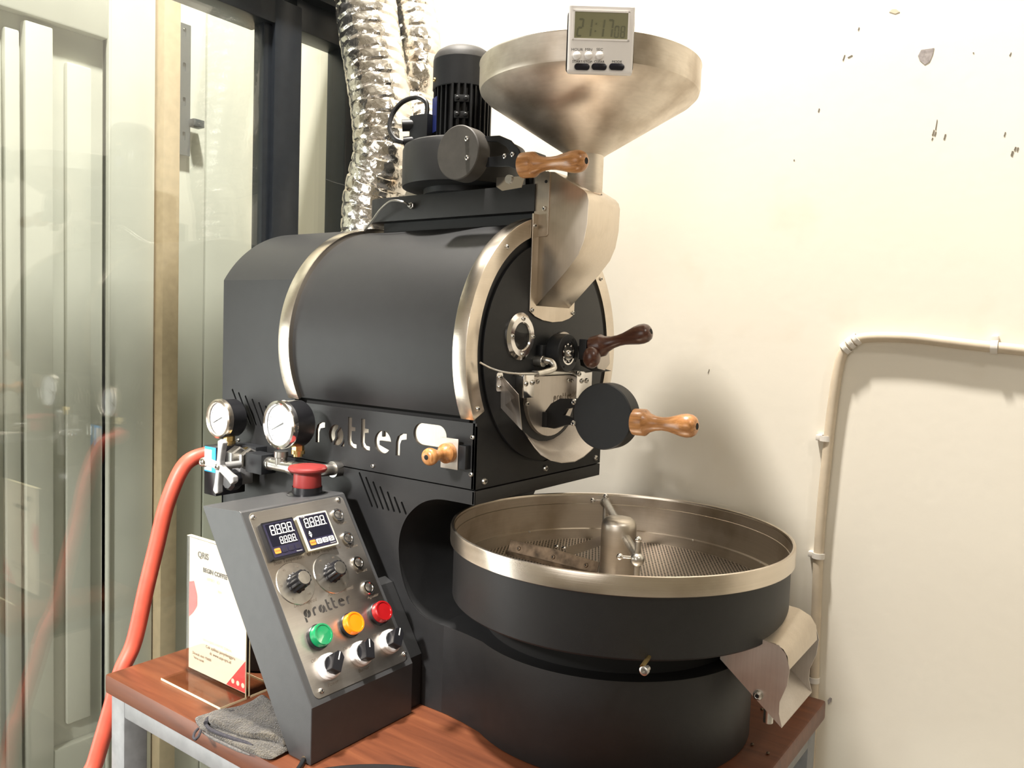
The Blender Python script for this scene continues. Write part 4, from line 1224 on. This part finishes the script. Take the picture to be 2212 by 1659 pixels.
# regulator block, valve nuts, solenoid and star handle further back along the pipe
blk = ony(560, 1003, PY)
MB().box(blk.x - .016, tee.x - .028, PY - .013, PY + .013, tee.z - .016, tee.z + .013).build('valve_block', 'black2', RO, bevel=.0015)
xs = blk.x - .016
vn = MB().cyl((xs + .001, PY, tee.z), (xs - .060, PY, tee.z), .0065, 18).build('valve_stem', 'zinc', RO)
for dx_, r_, t in ((-.004, .0180, .008), (-.030, .0170, .016)):
    MB().lathe([(r_ * .85, 0), (r_, .0015), (r_, t - .0015), (r_ * .85, t)], (xs + dx_, PY, tee.z), (-1, 0, 0), 6).build('hex_nut', 'zinc', vn, smooth=20)
sx0 = ony(467, 1000, .720)
sb = MB().box(sx0.x - .031, sx0.x, .720, .772, ony(467, 1073, .720).z, ony(467, 966, .720).z).build('solenoid_valve', 'blackplastic', RO, bevel=.0018)
zt, zb = ony(467, 968, .720).z, ony(467, 1022, .720).z
MB().box(sx0.x - .0285, sx0.x - .0008, .7192, .7202, zb, zt).build('blue_label', 'blue', sb)
MB().box(sx0.x - .0280, sx0.x - .0100, .7186, .7194, zb + .002, zt - .004).build('white_label', 'white', sb)
MB().box(sx0.x - .030, sx0.x + .020, .748, .772, ony(467, 1050, .720).z, ony(467, 1000, .720).z).build('valve_body', 'cast', sb, bevel=.003)
MB().box(sx0.x - .020, sx0.x + .034, .7650, YL + .001, tee.z - .018, tee.z + .016).build('wall_bracket', 'black2', sb, bevel=.002)
g2f = ony(469, 905, .7350)
gauge(Vector((g2f.x, .7350, g2f.z)), .0305, .0340, .757, ony(480, 962, .757).z, 'steel')
MB().cyl(ony(513, 977, .765), ony(536, 974, .765), .0062, 14).build('brass_plug', 'brass', sb)
# star shaped hand wheel, facing out
sc = ony(474, 1008, .690)
star = MB().cyl(sc + Vector((0, .002, 0)), Vector((sc.x, .724, sc.z)), .0055, 16).build('star_handle', 'cast', RO)
for t in (82, 175, 262, 335):
    d_ = Vector((math.cos(R_(t)), 0, math.sin(R_(t)))); n_ = Vector((-d_.z, 0, d_.x))
    MB().slab([(0, -.0062), (.010, -.0045), (.026, -.0050), (.037, -.0068), (.041, 0), (.037, .0068), (.026, .0050), (.010, .0045), (0, .0062)], sc + Vector((0, .006, 0)), d_, n_, .009).build('star_arm', 'cast', star, smooth=0, bevel=.0018)
screw(star, sc + Vector((0, -.0022, 0)), (0, -1, 0), .0048, 'zinc')
MB().ball(ony(441, 998, .690), .0075, 16).build('star_ball', 'chrome', star)
MB().lathe([(.014, 0), (.016, .004), (.016, .014), (.012, .018)], ony(512, 1035, .742), (0, -1, 0), 9).build('lock_knob', 'blackplastic', sb, smooth=20)

# red gas hose dropping past the table's left end
hs = Vector((sx0.x - .031, .746, ony(440, 972, .746).z))
hp_ = [hs + Vector((-.0005, 0, 0)), hs + Vector((-.022, -.004, -.003)), onx(400, 1003, -1.124), onx(362, 1085, -1.128), onx(338, 1180, -1.131), onx(316, 1270, -1.131), onx(290, 1385, -1.131), onx(262, 1450, -1.131), onx(240, 1530, -1.131), onx(208, 1640, -1.131), onx(185, 1720, -1.131), Vector((-1.128, .535, -.90)), Vector((-1.13, .535, -1.285))]
MB().tube(hp_, .0118, 18, sub=8).build('gas_hose', 'hose', props=tagp('red rubber gas hose hanging from the blue labelled valve past the table end', 'hose'))
q = hs + Vector((.002, 0, 0))
MB().lathe([(.0128, 0), (.0128, .010)], q, (-1, 0, 0), 20).build('hose_clamp', 'zinc', sb, smooth=20)

# ------------------------------------------------------------------ kitchen timer stuck to the hopper rim
tc_ray = ray(1296, 96)
az = math.atan2(tc_ray.y * .925 - HY, tc_ray.x * .925 - HX)
tn = Vector((math.cos(az), math.sin(az), .03)).normalized()
tu = Vector((-math.sin(az), math.cos(az), 0))
tv = tn.cross(tu)
RT = .1462
tc = Vector((HX, HY, 0)) + Vector((math.cos(az), math.sin(az), 0)) * (RT + .0012)
tc.z = (tc_ray * ((tc.xy.length + .018) / tc_ray.xy.length)).z if False else (tc_ray * (tc.xy.length / tc_ray.xy.length)).z
W2, H2 = .0372, .0378
tm = thing('kitchen_timer', 'white digital kitchen timer with grey display stuck to the steel hopper rim', 'timer', tc - tv * H2)
MB().slab(rrect(-W2 - .001, W2 + .001, -H2 + .003, H2 - .003, .006), tc, tu, tv, .008).build('back_shell', 'blackplastic', tm, smooth=0, bevel=.0012)
fo = tc + tn * .0075
MB().slab([(-W2 + .0005, -H2), (W2 - .0005, -H2), (W2, H2), (-W2, H2)], fo, tu, tv, .0095).build('front_case', 'white', tm, smooth=0, bevel=.0022)
fz = fo + tn * .0095
scr = MB().slab(rrect(-.0305, .0295, -.0005, .0290, .0005, 2), fz, tu, tv, .0004).build('display', 'lcd', tm, smooth=0)
bz_ = MB()
for x0, x1, y0, y1 in ((-.0325, .0315, .0290, .0308), (-.0325, .0315, -.0023, -.0005), (-.0325, -.0305, -.0023, .0308), (.0295, .0315, -.0023, .0308)):
    bz_.slab([(x0, y0), (x1, y0), (x1, y1), (x0, y1)], fz, tu, tv, .0012)
bz_.build('display_frame', 'white', tm, smooth=0)
mb = MB()
digits(mb, '21:17', fz + tn * .0004 + tu * -.0285 + tv * .0012, tu, tv, .0070, .0205, .0028, .0019, slant=.10)
digits(mb, '08', fz + tn * .0004 + tu * .0142 + tv * .0012, tu, tv, .0052, .0135, .0016, .0013, slant=.06)
mb.build('time_digits', 'lcd_dark', tm, smooth=0, props={'kind': 'stuff'})
for (px, py), s in zip(((1246, 121), (1271, 121), (1295, 121)), ('HOUR', 'MIN', 'SEC')):
    d = ray(px, py); p = d * (fz.dot(tn) / d.dot(tn))
    MB().lathe([(.0045, 0), (.0044, .0022), (.0038, .0030), (.0001, .0033)], p, tn, 24, cap=False).build('button', 'white', tm, smooth=60)
    mb = MB(); text_mesh(mb, s, .0042, p + tv * .0070, tu, tv, sx=1.1); mb.build('button_label', 'ink', tm, smooth=0)
for (px, py), s in zip(((1257, 145), (1294, 145), (1332, 145)), ('START/STOP', 'CLEAR', 'MODE')):
    d = ray(px, py); p = d * (fz.dot(tn) / d.dot(tn))
    MB().slab(rrect(-.0086, .0086, -.0036, .0036, .0035, 5), p, tu, tv, .0018).build('button', 'screen', tm, smooth=30, bevel=.0005)
    mb = MB(); text_mesh(mb, s, .0040, p + tv * .0058, tu, tv); mb.build('button_label', 'ink', tm, smooth=0)

# ------------------------------------------------------------------ foil ducts rising to the ceiling
def duct(name, pts, R, label, seed):
    P = [Vector(p) for p in pts]; path = []
    sub = 40
    for i in range(len(P) - 1):
        a = P[max(i - 1, 0)]; b = P[i]; c = P[i + 1]; d = P[min(i + 2, len(P) - 1)]
        for k in range(sub):
            t = k / sub
            path.append(0.5 * ((2 * b) + (c - a) * t + (2 * a - 5 * b + 4 * c - d) * t * t + (-a + 3 * b - 3 * c + d) * t ** 3))
    path.append(P[-1])
    # even spacing
    out = [path[0]]; step = .0032; acc = 0
    for i in range(1, len(path)):
        seg_ = (path[i] - path[i - 1]).length; acc += seg_
        while acc >= step:
            acc -= step
            out.append(path[i].lerp(path[i - 1], acc / seg_))
    mb = MB(); rings = []; n = 56
    e1 = (out[1] - out[0]).orthogonal().normalized()
    for i, p in enumerate(out):
        tt = (out[min(i + 1, len(out) - 1)] - out[max(i - 1, 0)]).normalized()
        e1 = (e1 - tt * e1.dot(tt)).normalized(); e2 = tt.cross(e1)
        ring = []
        for j in range(n):
            t = 2 * math.pi * j / n
            ph = (i * step / .0215 + j / n) % 1.0
            w = abs(ph - .5) * 2
            r = R * (1 + .012 * (1 - w) - .075 * max(0, w - .80) / .20)
            dr = e1 * math.cos(t) + e2 * math.sin(t)
            q = p + dr * r
            nz = mnoise.noise(q * 55 + Vector((seed, 0, 0))) * .0011 + mnoise.noise(q * 120 + Vector((0, seed, 0))) * .0007
            ring.append(q + dr * nz)
        rings.append(ring)
    mb.loft(rings, True, False)
    return mb.build(name, 'foil', smooth=28, props=tagp(label, 'duct'))


duct('exhaust_duct', [(-1.034, .998, .1520), ony(808, 425, .998), ony(829, 335, .998), ony(825, 245, .998), ony(811, 150, .998), ony(796, 60, .998), ony(782, -40, .998), (-1.140, .998, .80), (-1.130, .99, 1.20), (-1.13, .99, 2.449)], .0520, 'crinkled silver foil duct rising from the rear top of the roaster drum', 3)
duct('exhaust_duct', [(-.880, 1.075, .240), (-.918, 1.095, .268), ony(893, 240, 1.112), ony(903, 160, 1.120), ony(900, 80, 1.125), ony(885, 0, 1.13), (-1.128, 1.132, .78), (-1.14, 1.135, 1.20), (-1.14, 1.135, 2.449)], .0430, 'crinkled silver foil duct rising behind the black fan motor', 11)
MB().lathe([(.044, .120), (.042, .175)], (-1.034, .998, 0), (0, 0, 1), 40, cap=False).build('duct_collar', 'zinc', RO)
# stray wire hair by the duct
MB().tube([ony(703, 387, 1.02), ony(725, 395, 1.01), ony(745, 400, 1.0), ony(758, 403, .99)], .0006, 6).build('stray_wire', 'cable', props=tagp('thin dark wire end sticking out beside the foil duct', 'wire'))

# ------------------------------------------------------------------ conduit on the wall
cy = WALL_Y - .0085
cd = thing('wall_conduit', 'cream painted cable conduit bent round a corner, clipped to the plaster wall', 'conduit', (-.30, cy, -1.30))
path = [(2330, 772), (2212, 757), (2080, 743), (1980, 731), (1905, 728), (1860, 731), (1836, 742), (1820, 765), (1810, 800), (1802, 850), (1793, 920), (1785, 1000), (1776, 1090), (1768, 1200), (1764, 1300), (1760, 1400), (1758, 1480)]
pp = [ony(x, y, cy) for x, y in path]
pp += [Vector((pp[-1].x + .001, cy, -.62)), Vector((pp[-1].x + .004, cy, -.95)), Vector((pp[-1].x + .004, cy, -1.298))]
MB().tube(pp, .0070, 14, sub=6).build('conduit_pipe', 'conduit', cd)
pp0 = ony(2400, 765, cy)


def clip(px, py, horiz):
    p = ony(px, py, cy)
    ax = Vector((1, 0, 0)) if horiz else Vector((0, 0, 1))
    mb = MB().lathe([(.0074, -.004), (.0088, -.004), (.0088, .004), (.0074, .004)], p, ax, 18, cap=False)
    mb.build('pipe_clip', 'clip', cd, smooth=30)
    sd_ = Vector((0, 0, 1)) if horiz else Vector((-1, 0, 0))
    q = p + sd_ * .0105
    MB().box(q.x - .004, q.x + .004, cy - .002, WALL_Y - .0002, q.z - .004, q.z + .004).build('clip_foot', 'clip', cd, bevel=.0012)


clip(2148, 750, True); clip(1785, 947, False); clip(1768, 1200, False); clip(1757, 1467, False)
for px, py in ((1827, 752), (1838, 741), (1850, 733)):
    p = ony(px, py, cy)
    t = R_(40)
    MB().lathe([(.0074, -.0035), (.0090, -.0030), (.0090, .0030), (.0074, .0035)], p, (.75, 0, .66), 18, cap=False).build('pipe_clip', 'clip', cd, smooth=30)

# ------------------------------------------------------------------ acrylic payment sign
SY = .6480
sgn = thing('counter_sign', 'clear acrylic sign holder with white and red printed sheet beside the console', 'sign', (-.953, SY, TZ))
x0, x1 = -1.0220, -.8850
MB().box(x0, x1, .6080, SY, TZ + .0003, TZ + .0030).build('foot', ['acrylic'], sgn, smooth=0)
MB().box(x0, x1, SY + .0045, .694, TZ + .0003, TZ + .0030).build('foot', ['acrylic'], sgn, smooth=0)
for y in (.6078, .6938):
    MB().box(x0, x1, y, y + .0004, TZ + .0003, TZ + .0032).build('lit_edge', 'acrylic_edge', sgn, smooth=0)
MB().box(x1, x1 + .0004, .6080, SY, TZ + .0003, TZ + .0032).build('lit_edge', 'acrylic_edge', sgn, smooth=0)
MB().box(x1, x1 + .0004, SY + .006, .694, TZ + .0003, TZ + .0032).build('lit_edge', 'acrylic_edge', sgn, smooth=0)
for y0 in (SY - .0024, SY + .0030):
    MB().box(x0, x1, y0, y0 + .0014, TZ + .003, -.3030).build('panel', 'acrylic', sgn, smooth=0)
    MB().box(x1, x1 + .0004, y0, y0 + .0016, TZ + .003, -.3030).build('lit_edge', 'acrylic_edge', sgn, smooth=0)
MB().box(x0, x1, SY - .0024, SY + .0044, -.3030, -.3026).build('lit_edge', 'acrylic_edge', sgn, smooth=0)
sheet = MB().box(x0 + .003, x1 - .002, SY, SY + .0004, TZ + .007, -.3050).build('printed_sheet', 'paper', sgn, smooth=0)
EX, EZ = Vector((1, 0, 0)), Vector((0, 0, 1))
MB().slab([(x0 + .003, -.3690), (x0 + .0145, -.3610 - .005), (x0 + .0230, -.3850), (x0 + .0230, -.4000), (x0 + .0130, -.4120), (x0 + .003, -.4200)], (0, SY - .0001, 0), EX, EZ, .0001).build('red_wedge', 'paper_red', sheet, smooth=0)
MB().slab([(x1 - .045, TZ + .0075), (x1 - .0025, TZ + .0075), (x1 - .0025, TZ + .052)], (0, SY - .0001, 0), EX, EZ, .0001).build('red_corner', 'paper_red', sheet, smooth=0)
for k in range(3):
    MB().cyl((x1 - .030 + .011 * k, SY - .0002, TZ + .0165), (x1 - .030 + .011 * k, SY - .0005, TZ + .0165), .0034, 14).build('round_icon', 'white', sheet, smooth=0)
for s, x, z, sz, mt in (('QRIS', x0 + .036, -.3260, .0120, 'ink'), ('BEGIN COFFEE', x0 + .064, -.3455, .0085, 'ink'), ('NMID : ID', x0 + .060, -.3565, .0070, 'paper_pink'), ('A01', x0 + .075, -.3690, .0060, 'paper_pink'),
                        ('SATU QRIS UNTUK SEMUA', x0 + .070, -.4440, .0055, 'paper_pink'), ('Cek aplikasi penyelenggara', x0 + .078, -.4520, .0062, 'ink_grey'), ('di: www.aspi-qris.id', x0 + .078, -.4595, .0062, 'ink_grey'), ('Dicetak oleh: 93600', x0 + .035, -.4690, .0055, 'ink_grey'), ('Versi cetak', x0 + .028, -.4750, .0055, 'ink_grey')):
    mb = MB(); text_mesh(mb, s, sz, (x, SY - .0002, z), EX, EZ, bold=.00035 if mt == 'ink' else 0.0); mb.build('sheet_print', mt, sheet, smooth=0)
# dark round object standing behind the sign
bk = Vector((-.9680, .7405, TZ))
MB().lathe([(.0001, .0005), (.040, .0005), (.0428, .003), (.0428, .190), (.041, .2050), (.034, .2150), (.0001, .2200)], bk, (0, 0, 1), 40).build('canister', 'blackplastic', smooth=40, props=tagp('black rounded canister standing behind the acrylic counter sign', 'canister'))

# ------------------------------------------------------------------ folded grey cloth half under the console
import functools
CO = [(423, 1560), (431, 1553), (452, 1546), (485, 1542), (515, 1536), (545, 1525), (570, 1513), (612, 1560), (640, 1610), (628, 1636), (610, 1640), (590, 1643), (570, 1641), (545, 1632), (510, 1618), (480, 1603), (455, 1591), (434, 1579)]


def cloth_layer(name, pts, z0, thick, mat, seed, parent):
    P = [onz(x, y, z0) for x, y in pts]
    for p in P: p.x = min(p.x, -.7375 + (.004 if p.y < .592 else 0))
    c = sum(P, Vector()) / len(P); mb = MB(); rings = []
    n = len(P)
    # dense outline
    O = []
    for i in range(n):
        a, b, d, e = P[i - 1], P[i], P[(i + 1) % n], P[(i + 2) % n]
        for k in range(4):
            t = k / 4
            O.append(0.5 * ((2 * b) + (d - a) * t + (2 * a - 5 * b + 4 * d - e) * t * t + (-a + 3 * b - 3 * d + e) * t ** 3))
    for s, zz in ((.94, 0), (1.0, .25), (1.015, .55), (.985, .88), (.93, 1.0), (.80, 1.06), (.62, 1.10), (.42, 1.12), (.22, 1.12), (.02, 1.12)):
        rg = []
        for p in O:
            q = c + (p - c) * s
            wv = mnoise.noise(Vector((q.x * 28 + seed, q.y * 40, 0))) * .0032 * (1 if zz > .8 else .25) + mnoise.noise(Vector((q.x * 90, q.y * 90, seed))) * .0012
            rg.append(Vector((q.x, q.y, z0 + thick * zz + wv * (0 if zz == 0 else 1))))
        rings.append(rg)
    mb.loft(rings)
    return mb.build(name, mat, parent, smooth=50)


cl = thing('cleaning_cloth', 'folded grey terry cleaning cloth tucked under the control console', 'cloth', onz(520, 1590, TZ))
cloth_layer('lower_fold', CO, TZ + .0012, .0055, 'cloth', 1.0, cl)
up_ = [(449, 1556), (458, 1547), (490, 1540), (520, 1533), (548, 1522), (572, 1511), (612, 1556), (636, 1600), (620, 1616), (600, 1606), (570, 1600), (540, 1596), (510, 1588), (480, 1577), (455, 1568)]
cloth_layer('upper_fold', up_, TZ + .0078, .0070, 'cloth', 5.0, cl)
hem = [onz(x, y, TZ + .011) for x, y in [(444, 1562), (450, 1552), (462, 1547)]] + [onz(x, y, TZ + .0115) for x, y in [(490, 1541), (520, 1534), (548, 1523), (570, 1513)]]
MB().tube(hem, .0026, 10).build('dark_hem', 'cloth_edge', cl)
hem2 = [onz(x, y, TZ + .0078) for x, y in [(444, 1562), (452, 1574), (475, 1585), (505, 1596), (530, 1604), (546, 1610)]]
MB().tube(hem2, .0023, 10, radii=[.0018, .0023, .0023, .0023, .0022, .0008]).build('rolled_hem', 'cloth_edge', cl)
hem3 = [onz(x, y, TZ + .0030) for x, y in [(436, 1581), (460, 1595), (485, 1607), (515, 1621), (540, 1631)]]
MB().tube(hem3, .0018, 10, radii=[.0008, .0018, .0018, .0018, .0006]).build('light_hem', 'cloth_light', cl)
lp = [onz(x, y, TZ + .006) for x, y in [(428, 1574), (421, 1582), (418, 1592), (422, 1597), (429, 1590), (434, 1578)]]
MB().tube(lp, .0016, 10).build('hanging_loop', 'cloth_edge', cl)

# ------------------------------------------------------------------ small things along the table's front edge
ca = onz(659, 1634, TZ + .006)
cb_ = thing('cable_stub', 'short dark cable with a bare copper brown tip at the console foot', 'cable', (ca.x, ca.y, TZ))
c2 = onz(650, 1652, TZ + .004); c3 = onz(636, 1676, TZ + .003)
MB().tube([ca + (c2 - ca) * .35, c2, c3, Vector((c3.x + .004, .560, TZ - .010)), Vector((c3.x + .004, .555, TZ - .08))], .0026, 10).build('cable_sheath', 'cable', cb_)
MB().cyl(ca, ca + (c2 - ca) * .36, .0030, 12).build('bare_tip', 'rusty', cb_)
bn = onz(765, 1652, -.415)
bc_ = Vector((bn.x, bn.y, 0)) - Vector((bn.x, bn.y, 0)).normalized() * .15
MB().lathe([(.0001, -1.298), (.118, -1.298), (.122, -1.290), (.1460, -.421), (.1500, -.4180), (.1505, -.4150), (.1480, -.4140), (.1440, -.4180), (.1200, -1.280), (.0001, -1.280)], bc_, (0, 0, 1), 64).build('waste_bin', 'blackplastic', smooth=35, props=tagp('tall black round bin standing on the floor before the table', 'bin'))
